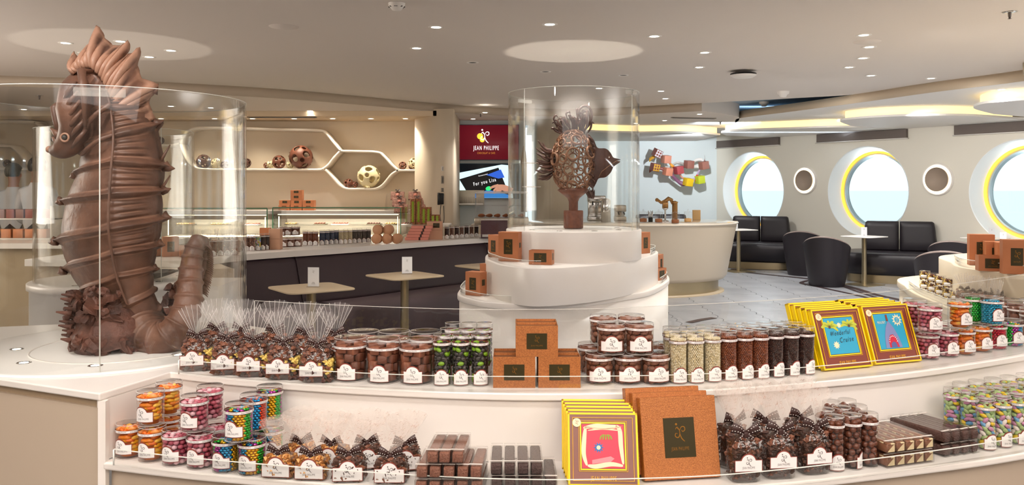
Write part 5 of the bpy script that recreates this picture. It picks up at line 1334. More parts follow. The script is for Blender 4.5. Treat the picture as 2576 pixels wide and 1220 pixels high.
bag('kbag', .082, .062, .128, .25, [mat('crispy_brown', '80503A', .45, bump=.5, bs=120), m_cho4, mat('cereal_shadow', '4A3024', .7)], .0062, (.078, .032, .022), True, 10, fanw=.062, bs=1.25, lz=.032)
# ---- card boxes
def cbox(w, d, h, plate=(0, 0, .05, .045), sparkle=True, tray=True, side=False, lettering=True, pm=None, mt=None):
    """copper card box: sleeve, recessed ends, dark plate with gold mark"""
    e = thing('copper_box', None, 'box'); mt = mt or (m_copper if sparkle else m_copper2)
    if tray:
        t = .003; b = B().add(box(0, -d/2+t/2, h/2, w, t, h), sm=False).add(box(0, d/2-t/2, h/2, w, t, h), sm=False).add(box(-w/2+t/2, 0, h/2, t, d-2*t, h), sm=False).add(box(w/2-t/2, 0, h/2, t, d-2*t, h), sm=False).add(box(0, 0, t/2, w-2*t, d-2*t, t), sm=False)
        b.obj('sleeve', mt, e); B().add(box(0, 0, h/2-.002, w-2*t-.0005, d-2*t-.0005, h-.008), sm=False).obj('inner_lid', m_copin, e)
    else:
        o = B().add(rbox(0, 0, h/2, w, d, h, .0012, 1), sm=False).obj('box', mt, e)
    px, pz, pw, ph = plate
    B().add(box(px, -d/2-.0004, h/2+pz, pw, .0012, ph), sm=False).obj('plate', pm or m_plate, e)
    flat(emblem(ph*.33), m_gold, e, 'gold_emblem', px, -d/2-.0014, h/2+pz+ph*.0)
    if lettering: flat(text('JEAN PHILIPPE', ph*.125, .62*pw/ph*1.1), m_gold, e, 'gold_lettering', px, -d/2-.0014, h/2+pz-ph*.32)
    if side:
        B().add(box(w/2+.0004, -d*.02, h*.55, .0012, d*.42, d*.5), sm=False).obj('side_plate', m_plate, e)
    return e
def plc(proto, px, py, z, rz, lab, R=0, grp=None, dy=0, dx=0, rot=None):
    p = U(px, py, z); return place(proto, (p.x*(1+R/p.y)+dx, p.y+R+dy, z+.0004), rz, lab, grp, rot)
# ======== upper shelf
for k, (px, py, r) in enumerate(((497, 936, .25), (575, 946, .2), (640, 951, .15), (716, 958, .05), (800, 965, .02))):
    plc(P_['ubag'], px, py, ZU, r, 'clear popcorn bag, %s from the left in the front row of the upper shelf' % ORD[k], .04, 'popcorn bags on the upper shelf')
for k, (px, py) in enumerate(((545, 915), (612, 917), (690, 923), (768, 928), (842, 932))):
    plc(P_['ubag'], px, py, ZU, [.3, -.2, .5, .1, .3][k], 'clear popcorn bag, %s from the left in the back row of the upper shelf' % ORD[k], .055, 'popcorn bags on the upper shelf')
for k, (px, py) in enumerate(((882, 963), (964, 968), (1047, 971))):
    plc(P_['fudge'], px, py, ZU, -.12, 'wide fudge jar, %s from the left in the front row' % ORD[k], .05, 'fudge jars on the upper shelf')
for k, px in enumerate((914, 992, 1071)):
    plc(P_['fudge'], px, 944, ZU, .6+k, 'wide fudge jar, %s from the left in the back row' % ORD[k], .056, 'fudge jars on the upper shelf')
for r_, (py, xs) in enumerate(((973, (1112, 1159, 1207)), (951, (1128, 1171, 1215)), (932, (1140, 1180, 1219)))):
    for k, px in enumerate(xs):
        plc(P_['bean'], px, py, ZU, .1*k+r_*1.3, 'tube of green and black coated beans, %s in the %s row' % (['left', 'middle', 'right'][k], ['front', 'middle', 'back'][r_]), .027, 'bean tubes on the upper shelf')
cb = cbox(.126, .060, .0925, (0, .0, .061, .047))
plc(cb, 1293.5, 976, ZU, 0, 'sparkling copper box, lower left front of the small pyramid', .030, 'copper boxes in a pyramid')
plc(cb, 1406, 976, ZU, 0, 'sparkling copper box, lower right front of the small pyramid', .030, 'copper boxes in a pyramid')
z2 = ZU+.0932
p = U(1293.5, 976, ZU)
for k, (dx, dz, lab) in enumerate((((0), 0, 'sparkling copper box, lower left back of the small pyramid'), (.1335, 0, 'sparkling copper box, lower right back of the small pyramid'))):
    place(cb, (p.x+dx, p.y+.098, ZU+.0004), 0, lab, 'copper boxes in a pyramid')
place(cb, (U(1350.5, 976, ZU).x, p.y+.030, z2), 0, 'sparkling copper box on top at the front of the small pyramid', 'copper boxes in a pyramid')
place(cb, (U(1350.5, 976, ZU).x, p.y+.098, z2), 0, 'sparkling copper box on top at the back of the small pyramid', 'copper boxes in a pyramid')
for k, (px, r) in enumerate(((1508, -.1), (1579, .0), (1649, .12))):
    plc(P_['nut'], px, 971, ZU, r+.05, 'jar of coated nuts, %s in the bottom front row' % ['left', 'middle', 'right'][k], .042, 'nut jars on the upper shelf')
for k, px in enumerate((1487, 1556, 1624, 1672)):
    plc(P_['nut'], px, 943, ZU, .8+k, 'jar of coated nuts, %s in the bottom back row' % ORD[k], .044, 'nut jars on the upper shelf')
for k, px in enumerate((1537, 1609)):
    plc(P_['nut'], px, 895, ZU+.0935, -.05, 'jar of coated nuts, %s one stacked on top at the front' % ['left', 'right'][k], .042, 'nut jars on the upper shelf')
for k, px in enumerate((1517, 1588)):
    plc(P_['nut'], px, 871, ZU+.0935, 1.6+k, 'jar of coated nuts, %s one stacked on top at the back' % ['left', 'right'][k], .048, 'nut jars on the upper shelf')
pr = [('w', 1706, 968), ('w', 1749, 967), ('w', 1792, 964), ('b', 1832, 961), ('b', 1873, 958), ('b', 1912, 956), ('d', 1950, 952), ('d', 1989, 949), ('d', 2027, 945)]
for r_ in range(3):
    for k, (c, px, py) in enumerate(pr):
        nm = {'w': 'white', 'b': 'milk brown', 'd': 'dark'}[c]
        plc(P_[c], px-(10 if r_ else 0)+r_*2, py, ZU, .15+r_*1.9+k*.05, 'tube of %s chocolate pearls, %s in the %s row' % (nm, ['left', 'middle', 'right'][k % 3], ['front', 'middle', 'back'][r_]), .027, 'pearl tubes on the upper shelf', dy=r_*.057, dx=r_*.004)
# ---- gift frames with pictures
m_pblue = mat('picture_blue', '2A9FC4', .4); m_ppink = mat('picture_red', 'E03A52', .4); m_pcream = mat('picture_cream', 'F0DDB8', .5); m_mauve = mat('mauve_card', '85584E', .4)
def frame(kind, S=.198, mt=None):
    e = thing('framed_gift_box', None, 'box'); th = .017; mt = mt or m_maroon; i_ = .0045
    B().add(box(0, 0, S/2, S, th, S), sm=False).obj('box', mt, e)
    b = B()
    for a, c, w, h in ((0, S-i_/2, S, i_), (0, i_/2, S, i_), (-S/2+i_/2, S/2, i_, S), (S/2-i_/2, S/2, i_, S)): b.add(box(a, -.0005, c, w+.0006, th+.001, h+.0006 if h < .1 else h), sm=False)
    b.obj('yellow_edging', m_yellow, e)
    def ringf(cx, cz, w, h, t, y, m, nm):
        b = B()
        for a, c, ww, hh in ((cx, cz+h/2, w+t, t), (cx, cz-h/2, w+t, t), (cx-w/2, cz, t, h), (cx+w/2, cz, t, h)): b.add(box(a, y, c, ww, .001, hh), sm=False)
        b.obj(nm, m, e)
    yf = -th/2-.0012
    ringf(0, S/2, S-.026, S-.026, .0012, yf, m_gold2, 'outer_line')
    if kind == 'plain': return e
    pc = S*.54; pw = S*.60
    ringf(0, pc, pw+.007, pw+.007, .0035, yf, m_yellow, 'window_edging'); ringf(0, pc, pw+.0165, pw+.0165, .001, yf, m_gold2, 'window_line')
    B().add(box(0, yf+.0006, pc, pw, .001, pw), sm=False).obj('picture', {'red': m_ppink}.get(kind, m_pblue), e)
    flat(disc(.0115, 0, 24), m_pcream, e, 'seal', -S/2+.024, yf-.0008, S-.026); flat(emblem(.009), m_red, e, 'seal_mark', -S/2+.024, yf-.0012, S-.029)
    flat(text('JEAN PHILIPPE', .0165, .62), m_gold2, e, 'lettering', 0, yf-.0008, .0135)
    y = yf-.0006
    def sun(r1, r2, n, m, x, z, nm='sun_mark'):
        v = [((r1 if i % 2 else r2)*math.cos(PI*i/n), (r1 if i % 2 else r2)*math.sin(PI*i/n)) for i in range(2*n)]; flat(poly2(v), m, e, nm, x, y, z)
    if kind == 'cruise':
        for s in (-1, 1):
            b = B()
            for a in (.2, .9, 1.6, 2.4, 3.0, -.4): b.add(stroke([(0, 0), (.018*math.cos(a), .012*math.sin(a)+.004), (.034*math.cos(a), .026*math.sin(a)-.004)], .010))
            o = B(); o.add(flatxz((b.v, b.f), y-.0002, 0)); o.obj('palm', mat('palm_yellow', 'B8C03A', .5), e, T(s*.040, 0, pc+.030))
            flat(disc(.005, 0, 10), m_choc2, e, 'palm_centre', s*.040, y-.0005, pc+.030)
        sun(.006, .011, 9, m_pcream, 0, pc+.034); sun(.008, .014, 9, m_pcream, -.028, pc-.030)
        mk = mat('script_ink', '20242A', .5)
        flat(xf(text('Wonderful', .022, .8), lambda a, c, q: (a+.25*c, c, 0)), mk, e, 'script_lettering', -.004, y-.0006, pc+.002, .05)
        flat(xf(text('Cruise', .024, .85), lambda a, c, q: (a+.25*c, c, 0)), mk, e, 'script_lettering', .016, y-.0006, pc-.022, .05)
    elif kind == 'shark':
        body = [(-.034, -.056), (-.028, -.02), (-.016, .012), (-.004, .030), (0, .034), (.006, .028), (.018, .010), (.030, -.022), (.036, -.056)]
        flat(poly2(body), mat('shark_grey', '7E86B4', .5), e, 'shark', -.004, y-.0002, pc); flat(poly2([(-.019, -.056), (-.018, -.03), (-.008, -.014), (.004, -.012), (.016, -.022), (.022, -.056)]), mat('shark_mouth', 'C81E3C', .5), e, 'mouth', -.002, y-.0004, pc)
        flat(poly2([(-.012, -.056), (-.010, -.042), (0, -.036), (.010, -.040), (.014, -.056)]), mat('shark_throat', '5A6096', .5), e, 'throat', -.002, y-.0006, pc)
        v = []; f = []
        for i in range(9):
            a = PI*i/8; x, z = -.017*math.cos(a), -.034+.018*math.sin(a)
            v += [(x-.0022, z), (x+.0022, z), (x*.82, z-.0045)]; f.append((3*i, 3*i+1, 3*i+2))
        flat(([(a, c, 0) for a, c in v], f), m_paper, e, 'teeth', -.001, y-.0008, pc)
        sun(.013, .022, 11, m_pcream, .036, pc+.036); flat(disc(.0105, 0, 20), m_pblue, e, 'sun_disc', .036, y-.0004, pc+.036)
        flat(text('10', .011, .8), m_pcream, e, 'numerals', .036, y-.0008, pc+.0365); flat(text('MSC', .007, .8), m_pcream, e, 'letters', .036, y-.0008, pc+.029)
        flat(text('MAURY', .013, .8), m_pcream, e, 'word', -.032, y-.0004, pc+.026)
        b = B(); b.add(([(-.006, 0, 0), (.002, 0, 0), (.002, 0, .022), (-.006, 0, .022)], [(0, 1, 2, 3)])).obj('bait', m_maroon, e, T(-.004, y-.0004, pc+.034))
    else:
        b = B()
        for pts in ([(-.052, .046), (-.02, .052), (.02, .050), (.040, .052)], [(.036, .054), (.046, .04), (.048, .0), (.053, -.046)], [(.052, -.050), (.02, -.046), (-.02, -.052), (-.042, -.050)], [(-.044, -.050), (-.052, -.02), (-.050, .02), (-.046, .050)]): b.add(stroke(pts, .012))
        for s in range(2): b.add(stroke([(-.05+.01*s, .05-.01*s), (0, .044), (.05, .05-.01*s)], .004))
        o = B().add(flatxz((b.v, b.f), y-.0002, 0)); o.obj('brush_border', m_pcream, e, T(0, 0, pc))
        b = B()
        for k in range(5): b.add(stroke([(-.016+.008*k, 0), (-.013+.0065*k, .008), (-.006+.003*k, .014)], .004))
        o = B().add(flatxz((b.v, b.f), y-.0006, 0)); o.obj('parasol', mat('parasol_green', '8E9A34', .5), e, T(.008, 0, pc+.016))
        sun(.008, .015, 10, mat('sun_blue', '2F6FB0', .5), -.012, pc-.004); flat(disc(.0055, 0, 16), m_pcream, e, 'sun_centre', -.012, y-.0006, pc-.004)
        flat(poly2([(-.03, 0), (.02, .010), (.03, .004), (.02, -.004), (-.03, -.010)]), mat('beach_pink', 'E88A90', .5), e, 'towel', 0, y-.0004, pc-.036); sun(.005, .009, 9, mat('beach_sun', 'A8501E', .5), .006, pc-.036, 'small_sun')
    return e
def stackf(proto, plain, px, py, z, yaw, lean, labs, n=5, gap=.0195, sx=-.006, sz=.0, S=.198, th=.017, grp='framed gift boxes', up=.0):
    p = U(px, py, z); nrm = Vector((-math.sin(yaw), math.cos(yaw), 0)); al = Vector((math.cos(yaw), math.sin(yaw), 0))
    for k in range(n):
        q = p+al*(S/2)+nrm*(th/2/math.cos(lean)+gap*k/math.cos(lean))+al*sx*k
        zz = z+.0005+th/2*math.sin(lean)+up*k
        place(proto if k == 0 else plain, (q.x, q.y, zz), 0, labs[k] if k < len(labs) else labs[-1], grp, (-lean, 0, yaw))
fp = frame('plain')
lb = ['front one', 'second', 'third', 'fourth', 'rearmost']
stackf(frame('cruise'), fp, 2075, 937, ZU, math.radians(20), math.radians(20), ['yellow-edged box with blue picture reading Wonderful Cruise, front of its row']+['yellow-edged maroon box, %s in the row behind the Wonderful Cruise box' % q for q in lb[1:]], up=.003)
stackf(frame('shark'), fp, 2203, 922, ZU, math.radians(19), math.radians(20), ['yellow-edged box with a shark picture, front of its row']+['yellow-edged maroon box, %s in the row behind the shark box' % q for q in lb[1:]], up=.003)
# ---- right end of the upper shelf
for key, px, py, r, lab in (('pink', 2332, 908, .3, 'pink candy jar, left of the front bottom row right of the shark box'), ('pink', 2381, 902, .3, 'pink candy jar beside the orange ones in the bottom row'), ('orange', 2423, 897, .3, 'orange citrus jar, left of two in the right bottom row'), ('orange', 2466, 889, .3, 'orange citrus jar, right of two in the right bottom row'),
     ('redgreen', 2503, 882, .3, 'jar of red and green foil sweets in the right bottom row'), ('multi', 2545, 874, .3, 'jar of blue and pink foil sweets in the right bottom row'), ('fudge', 2603, 868, .3, 'wide fudge jar cut by the right edge of the picture')):
    plc(P_[key], px, py, ZU, r, lab, .038 if key != 'fudge' else .05, 'candy jars at the right end of the upper shelf')
for key, px, py, r, lab in (('pink', 2339, 841, .2, 'pink candy jar stacked on top at right, nearer one'), ('orange', 2414, 829, .3, 'orange citrus jar stacked on top of the right row'), ('blue', 2494, 819, .3, 'jar of blue foil sweets stacked on top of the right row')):
    plc(P_[key], px, py, ZU+.1006, r, lab, .038, 'candy jars at the right end of the upper shelf')
for key, px, py, r, lab in (('pink', 2303, 828, 1.6, 'pink candy jar stacked on top at right, rear one behind the shark box'), ('green', 2449, 813, 2.2, 'jar of green foil sweets behind the orange and blue ones')):
    plc(P_[key], px, py, ZU+.1006, r, lab, .04, 'candy jars at the right end of the upper shelf', dy=.004)
for key, px, py, lab in (('pink', 2304, 889, 'pink candy jar at the back of the bottom row behind the shark box'), ('green', 2449, 872, 'green foil candy jar at the back of the right bottom row'), ('pink', 2360, 883, 'pink candy jar at the back of the right bottom row')):
    plc(P_[key], px, py, ZU, .3, lab, .04, 'candy jars at the right end of the upper shelf', dy=.004)
for k, (px, py) in enumerate(((2570, 850), (2545, 838), (2600, 838))):
    plc(P_['fudge'], px, py, ZU, 1+k, 'wide fudge jar behind the others at the right edge, %s one' % ['nearest', 'left rear', 'right rear'][k], .055, 'candy jars at the right end of the upper shelf')
# ======== lower shelf
for key, px, py, lab in (('orange', 326, 1157, 'orange citrus jar at the left end of the lower shelf'), ('orange', 383, 1166, 'orange citrus jar, second from the left on the lower shelf'), ('pink', 443, 1176, 'pink candy jar, left of two at the front of the lower shelf'), ('pink', 505, 1184, 'pink candy jar, right of two at the front of the lower shelf'),
     ('multi', 569, 1193, 'multicoloured foil jar, left of two at the front of the lower shelf'), ('multi2', 634, 1200, 'multicoloured foil jar, right of two at the front of the lower shelf')):
    plc(P_[key], px, py, ZL, -.12, lab, .038, 'candy jars at the left end of the lower shelf')
for key, px, py, r, lab in (('orange', 379, 1076, -.12, 'orange citrus jar stacked at the front of the left group'), ('pink', 489, 1091, -.12, 'pink candy jar stacked at the front of the left group'), ('multi2', 601, 1115, -.12, 'multicoloured foil jar stacked at the front of the left group')):
    plc(P_[key], px, py, ZL+.1006, r, lab, .038, 'candy jars at the left end of the lower shelf')
for key, px, py, r, lab in (('orange', 424, 1050, -.8, 'orange citrus jar stacked behind another orange one'), ('pink', 527, 1062, -.8, 'pink candy jar stacked behind another pink one'), ('redblue', 637, 1088, -.8, 'red and blue foil jar, middle of three stacked foil jars'), ('multi', 677, 1063, -.8, 'green and pink foil jar, rear of three stacked foil jars')):
    plc(P_[key], px, py, ZL+.1006, r, lab, .038, 'candy jars at the left end of the lower shelf', dy=.004)
for key, px, py, lab in (('orange', 425, 1130, 'orange citrus jar at the back of the lower shelf'), ('pink', 484, 1148, 'pink candy jar, left of two at the back of the lower shelf'), ('pink', 545, 1155, 'pink candy jar, right of two at the back of the lower shelf'), ('multi2', 680, 1163, 'foil candy jar at the back beside the caramel bags'), ('multi', 618, 1163, 'foil candy jar hidden at the back of the left group')):
    plc(P_[key], px, py, ZL, .5, lab, .038, 'candy jars at the left end of the lower shelf')
for k, (key, px, py, r) in enumerate((('cbag', 705, 1208, -.1), ('cbag', 786, 1213, -.05), ('bbag', 878, 1218, .08), ('bbag', 984, 1222, .0))):
    plc(P_[key], px, py, ZL, r, '%s bag with bow and white label, %s from the left in the front row' % ('caramel crisp' if k < 2 else 'brown cereal', ORD[k]), .038, 'bow-tied bags on the lower shelf')
for k, (key, px, py, r) in enumerate((('cbag', 757, 1180, .3), ('cbag', 838, 1186, -.2), ('bbag', 922, 1188, .25), ('bbag', 1018, 1192, .2))):
    plc(P_[key], px, py, ZL, r, '%s bag with bow, %s from the left in the back row' % ('caramel crisp' if k < 2 else 'brown cereal', ORD[k]), .045, 'bow-tied bags on the lower shelf')
# ---- bars in clear boxes
def bar(key, mbar, L=.165, w=.0335, h=.037, checker=False, rough=.4):
    e = thing('boxed_bar', None, 'sweets'); random.seed(len(key))
    B().add(box(0, L/2, h/2, w-.001, L, h-.001), sm=False).obj('clear_box', m_plast, e)
    b = B(); b.add(rbox(0, L/2, h/2-.001, w-.006, L-.008, h-.010, .003, 1), 0)
    if checker:
        for i in range(10):
            for q in (-1, 1): b.add(rbox(q*(w-.006)/4, .010+i*.0155, h-.0085, (w-.006)/2, .0155, .004, .001, 1), (i+(q > 0)) % 2)
            b.add(box(-w/2+.0042, .010+i*.0155, h/2, .002, .0155, h-.014), i % 2)
        b.add(([(-w/2+.003, .0035, .006), (w/2-.003, .0035, .006), (w/2-.003, .0035, h-.008)], [(0, 1, 2)]), 1)
    else:
        for i in range(160): 
            x = random.uniform(-.5, .5)*(w-.010); z = random.choice((h-.0075, random.uniform(.006, h-.008))); y = random.uniform(.006, L-.006) if z > h-.01 else .006
            b.add(ico(random.uniform(.0014, .003), 0 if False else 1), 0, T(x, y, z) @ S_(1, 1.3, 1), sm=False)
    b.obj('bar', [mbar, mat('white_bar', 'E6D3A8', .4)], e)
    for y in (.012, L-.018):
        B().add(box(0, y, h, w+.0008, .006, .0008), sm=False).add(box(0, y, h, w+.0008, .006, .0008), sm=False).obj('paper_strap', m_stitch, e)
    P_[key] = e; return e
bar('milkbar', mat('milk_bar', '8A5A46', .5, bump=.5, bs=200)); bar('darkbar', mat('dark_bar', '4A3430', .5, bump=.5, bs=200)); bar('check', mat('check_bar', '8A5C42', .4), checker=True, L=.19); bar('stick', mat('stick_bar', '53352C', .5, bump=.6, bs=150), L=.2)
n_ = 0
for lv, xs in ((0, (1058, 1092, 1127, 1162, 1198)), (1, (1060, 1093, 1128, 1163, 1196)), (2, (1087, 1117, 1150))):
    for k, px in enumerate(xs):
        x = (px-1288)/F*2.13; place(P_['milkbar'], (x, 2.127+(0 if lv < 2 else .0), ZL+.0004+lv*.0385), -.07, 'clear-boxed brown crunchy bar, %s from left in the %s layer' % (ORD[k], ['bottom', 'middle', 'top'][lv]), 'brown boxed bars on the lower shelf')
for lv, xs in ((0, (1250, 1284, 1318, 1351, 1386)), (1, (1248, 1282, 1316, 1350))):
    for k, px in enumerate(xs):
        x = (px-1288)/F*2.155; place(P_['darkbar'], (x, 2.152+.0*lv, ZL+.0004+lv*.0385), 0, 'clear-boxed dark crunchy bar, %s from left in the %s layer' % (ORD[k], ['bottom', 'top'][lv]), 'dark boxed bars on the lower shelf')
a_ = math.radians(19); al = Vector((math.cos(a_), math.sin(a_), 0)); p0 = U(2352, 1163, ZL)
for lv in (0, 1):
    for k in range(5):
        q = p0-al*(.0175+.035*k)+Vector((0, 0, .0004+lv*.0385)); place(P_['check'], q, a_, 'clear-boxed checkered bar, %s from the right in the %s layer' % (ORD[k], ['bottom', 'top'][lv]), 'checkered boxed bars on the lower shelf')
p0 = U(2468, 1139, ZL)
for lv in (0, 1):
    for k in range(4):
        q = p0-al*(.0175+.036*k)+Vector((0, 0, .0004+lv*.0385)); place(P_['stick'], q, a_+.12, 'clear-boxed dark stick pack, %s from the right in the %s layer' % (ORD[k], ['bottom', 'top'][lv]), 'dark stick packs on the lower shelf')
fr2 = frame('red', .188, m_mauve); fp2 = frame('plain', .188, m_mauve)
stackf(fr2, fp2, 1430, 1228, ZL, math.radians(-2), math.radians(19), ['yellow-edged brown box with red picture leaning on the lower shelf']+['yellow-edged brown box, %s in the row behind the red picture' % q for q in lb[1:]], S=.188, sx=-.0035, gap=.0205, up=.0035, grp='red picture gift boxes')
cb2 = cbox(.217, .030, .217, (-.002, .0, .088, .105), tray=False)
stackf(cb2, cb2, 1622, 1217, ZL, math.radians(9), math.radians(12), ['large sparkling copper box leaning at the front of three', 'large copper box, middle of three leaning', 'large copper box, rearmost of three leaning'], n=3, S=.217, th=.030, gap=.031, sx=-.011, up=.006, grp='large leaning copper boxes')
for k, (px, py, r) in enumerate(((1870, 1217, .12), (1957, 1208, .12), (2044, 1197, .2))):
    plc(P_['kbag'], px, py, ZL, r, 'tall bag of brown crispy sweets, %s from the left at the front' % ORD[k], .034, 'tall crispy bags on the lower shelf')
for k, (px, py, r) in enumerate(((1840, 1183, .5), (1925, 1178, -.3), (2008, 1168, .3))):
    plc(P_['kbag'], px, py, ZL, r, 'tall bag of brown crispy sweets, %s from the left at the back' % ORD[k], .044, 'tall crispy bags on the lower shelf')
for r_, row in enumerate((((2099, 1189), (2143, 1184), (2184, 1179)), ((2075, 1167), (2117, 1161), (2158, 1155)), ((2092, 1142), (2131, 1137)))):
    for k, (px, py) in enumerate(row):
        plc(P_['ball'], px, py, ZL, r_*1.7+k, 'tube of round chocolate balls, %s in the %s row' % (ORD[k], ['front', 'middle', 'back'][r_]), .027, 'chocolate ball tubes on the lower shelf')
P_['ball'].rotation_euler.z = .05
for r_ in range(4):
    for k in range(5):
        if r_ < 4:
            px = 2480+k*40+(-42*(r_ > 0))-(r_ > 1)*20*(r_-1); py = 1136-k*7-(r_*26)
            plc(P_['almond'], px, py, ZL, .2+r_*1.3+k*.1, 'tube of pastel sugared almonds, %s from left in row %s from the front' % (ORD[k], ORD[r_]), .027, 'sugared almond tubes on the lower shelf')
plc(P_['almond'], 2396, 1100, ZL, 1.2, 'tube of pastel sugared almonds standing alone at the left rear', .027, 'sugared almond tubes on the lower shelf')
# ======== copper boxes on the central pedestal
pb = {'tall': cbox(.150, .07, .205, (0, .0, .065, .105), False, False, True), 'low': cbox(.155, .09, .095, (0, 0, .085, .060), False, True, True), 'mid': cbox(.125, .085, .165, (0, 0, .055, .085), False, False, True)}
def pbx(k, px, py, z, rz, lab, s=1): 
    b = pb[k]; p = U(px, py, z); o = place(b, (p.x, p.y+.04, z+.0006), rz, lab, 'copper boxes on the tiered pedestal'); return o
pbx('tall', 1283, 658, .98, -.38, 'tall copper box on the middle tier left of centre')
pbx('low', 1363, 666, .98, -.25, 'low copper box on the middle tier right of the tall one')
pbx('mid', 1252, 648, .98, -.9, 'copper box half hidden behind the tall one on the middle tier')
pbx('mid', 1197, 744, .74, -.55, 'copper box at the left end of the lower tier')
pbx('tall', 1235, 737, .74, -.55, 'tall dark orange copper box leaning close behind on the lower tier')
pbx('low', 1303, 752, .74, -.38, 'low copper box on the lower tier beside the tall ones')
pbx('mid', 1615, 638, .98, .8, 'copper box on the right end of the middle tier')
pbx('low', 1655, 705, .74, .9, 'copper box on the right end of the lower tier')
pbx('mid', 1654, 688, .74, 1.1, 'thin edge of a copper box behind the low one at right')
for k in range(3):
    place(pb[('low', 'mid', 'low')[k]], (-3.02+k*.17, 6.85-.02*k, ZB+.0006), .5, 'copper box on the bar seen between seahorse body and tail, %s of three' % ORD[k], 'copper boxes on the bar')
# boxes and bags on the right display
for k, px, py, rz, lab in (('tall', 2474, 668, -.3, 'tall orange box at the left end on the right display'), ('mid', 2510, 672, -.3, 'orange box behind the small ones on the right display'), ('low', 2500, 682, -.3, 'low orange box in front between the tall ones on the right display'), ('tall', 2562, 690, -.3, 'tall orange box cut by the right edge of the picture'), ('mid', 2540, 676, -.3, 'orange box behind, near the right edge of the picture')):
    p = U(px, py, .98); place(pb[k], (p.x, p.y+.03, .9806), rz, lab, 'orange boxes on the right display')
m_mixed = mat('mixed_sweet', 'C8B088', .5)
def smallpack():
    e = thing('sweet_pack', None, 'sweets')
    B().add(box(0, 0, .035, .062, .06, .07), sm=False).obj('clear_box', m_plast, e)
    b = B(); random.seed(2)
    for i in range(60): b.add(ico(.0085, 1), i % 3, T(random.uniform(-.024, .024), random.choice((-.022, .02)), random.uniform(.01, .058)))
    b.obj('pralines', [m_chocm, m_pop, m_choc2], e)['kind'] = 'stuff'; B().add(box(0, -.0305, .03, .04, .001, .022)).obj('tag', m_paper, e); return e
sp_ = smallpack()
for lv in (0, 1):
    for k in range(6 if lv == 0 else 4):
        p = U(2306+k*19, 729+k*7.5, .74); place(sp_, (p.x+.06, p.y, .7406+lv*.0705), -.7, 'small clear praline pack on the right display, %s in the %s layer' % (ORD[k], ['bottom', 'top'][lv]), 'praline packs on the right display')
for k in range(8):
    p = U(2418+(k % 4)*28, 772+(k % 4)*8-(k//4)*10, .74); place(P_['ubag'], (p.x+.02, p.y, .7406), -.5+k*.3, 'small clear bag on the right display, %s from the left in the %s row' % (ORD[k % 4], ['front', 'back'][k//4]), 'bags on the right display')
# ======== jars on the curved bar
def bt(key, px, py, lab, grp='jars along the curved bar', R=.027, z=ZB, rz=None): return plc(P_[key], px, py, z, .1 if rz is None else rz, lab, R, grp)
seq = [('nutube', 622, 632), ('nutube', 635, 632), ('almond', 649, 631), ('d', 662, 630), ('d', 671, 629)]
tubejar('nutube', fill(.0253, .006, .126, .009, nu, (1.1, .8, .8), 1, .016, 18), nu, mat('nutcore', '3A221A', .5), 'nut_tube', 'coated_nuts')
for c_, a, b2 in (('blue', '2C3A58', '3A4A6A'), ('taupe', '6A6058', '5A5048')): pearl(c_, a, b2, '20242C')
for k, (key, px, py) in enumerate(seq): bt(key, px, py, 'sweet tube on the curved bar, %s from the glass case' % ORD[k])
for k, px in enumerate((768, 781, 794)): bt('b', px, 618, 'brown pearl tube on the bar, %s of three' % ORD[k])
for k, px in enumerate((810, 822, 834, 846)): bt('blue', px, 617-k, 'dark blue pearl tube on the bar, %s of four' % ORD[k])
for k, px in enumerate((858, 869, 880)): bt('w', px, 614-k*.5, 'cream pearl tube on the bar, %s of three' % ORD[k])
for k, px in enumerate((892, 904, 916, 927)): bt('taupe', px, 612-k*.5, 'grey brown pearl tube on the bar, %s of four' % ORD[k])
for k, px in enumerate((713, 731, 749)): bt('nut', px, 623-k, 'small nut jar on the bar, %s in the bottom row' % ORD[k], R=.042)
for k, px in enumerate((708, 724, 744)): bt('nut', px, 594-k*.5, 'small nut jar on the bar, %s in the top row' % ORD[k], R=.042, z=ZB+.0935)
for k in range(7): bt('nutube' if k % 2 else 'd', 1124+k*12.4, 602-k*.9, 'dark sweet tube on the right part of the bar, %s of seven' % ORD[k])
for k in range(5): 
    p = U(490+k*24, 640-k*1, ZB); place(P_['ubag'], (p.x, p.y+.07, ZB+.0004), k, 'clear bag on the bar seen through the glass case, %s from the left' % ORD[k], 'bags on the bar behind the glass case')
for k in range(5): bt('nutube', 520+k*18, 646-k*1.0, 'sweet tube on the bar seen through the glass case, %s from the left' % ORD[k], R=.02)
m_tan = mat('tan_box', 'C99C80', .5)
def plainbox(px, py, w, h, lab, m=m_tan, rz=0, d=.09, z=ZB, plate=None, nm='card_box'):
    p = U(px, py, z); e = thing(nm, lab, 'box', (p.x, p.y+d/2, z+.0004), rz); B().add(rbox(0, 0, h/2, w, d, h, .002, 1), sm=False).obj('box', m, e)
    B().add(box(0, -d/2-.0008, h*.52, w*.98, .0006, .0015)).obj('fold_line', m_copin, e)
    if plate: B().add(box(plate[0], -d/2-.001, h*plate[1], plate[2], .001, plate[3])).obj('plate', m_plate, e)
    return e
plainbox(690, 628, .105, .19, 'plain tan card box on the bar between the jars'); plainbox(1093, 603, .17, .20, 'tan card box with dark plate on the bar', plate=(.02, .78, .07, .05))
plainbox(666, 622, .10, .185, 'orange brown card box half hidden behind the tan one on the bar', m_copper2, d=.05)
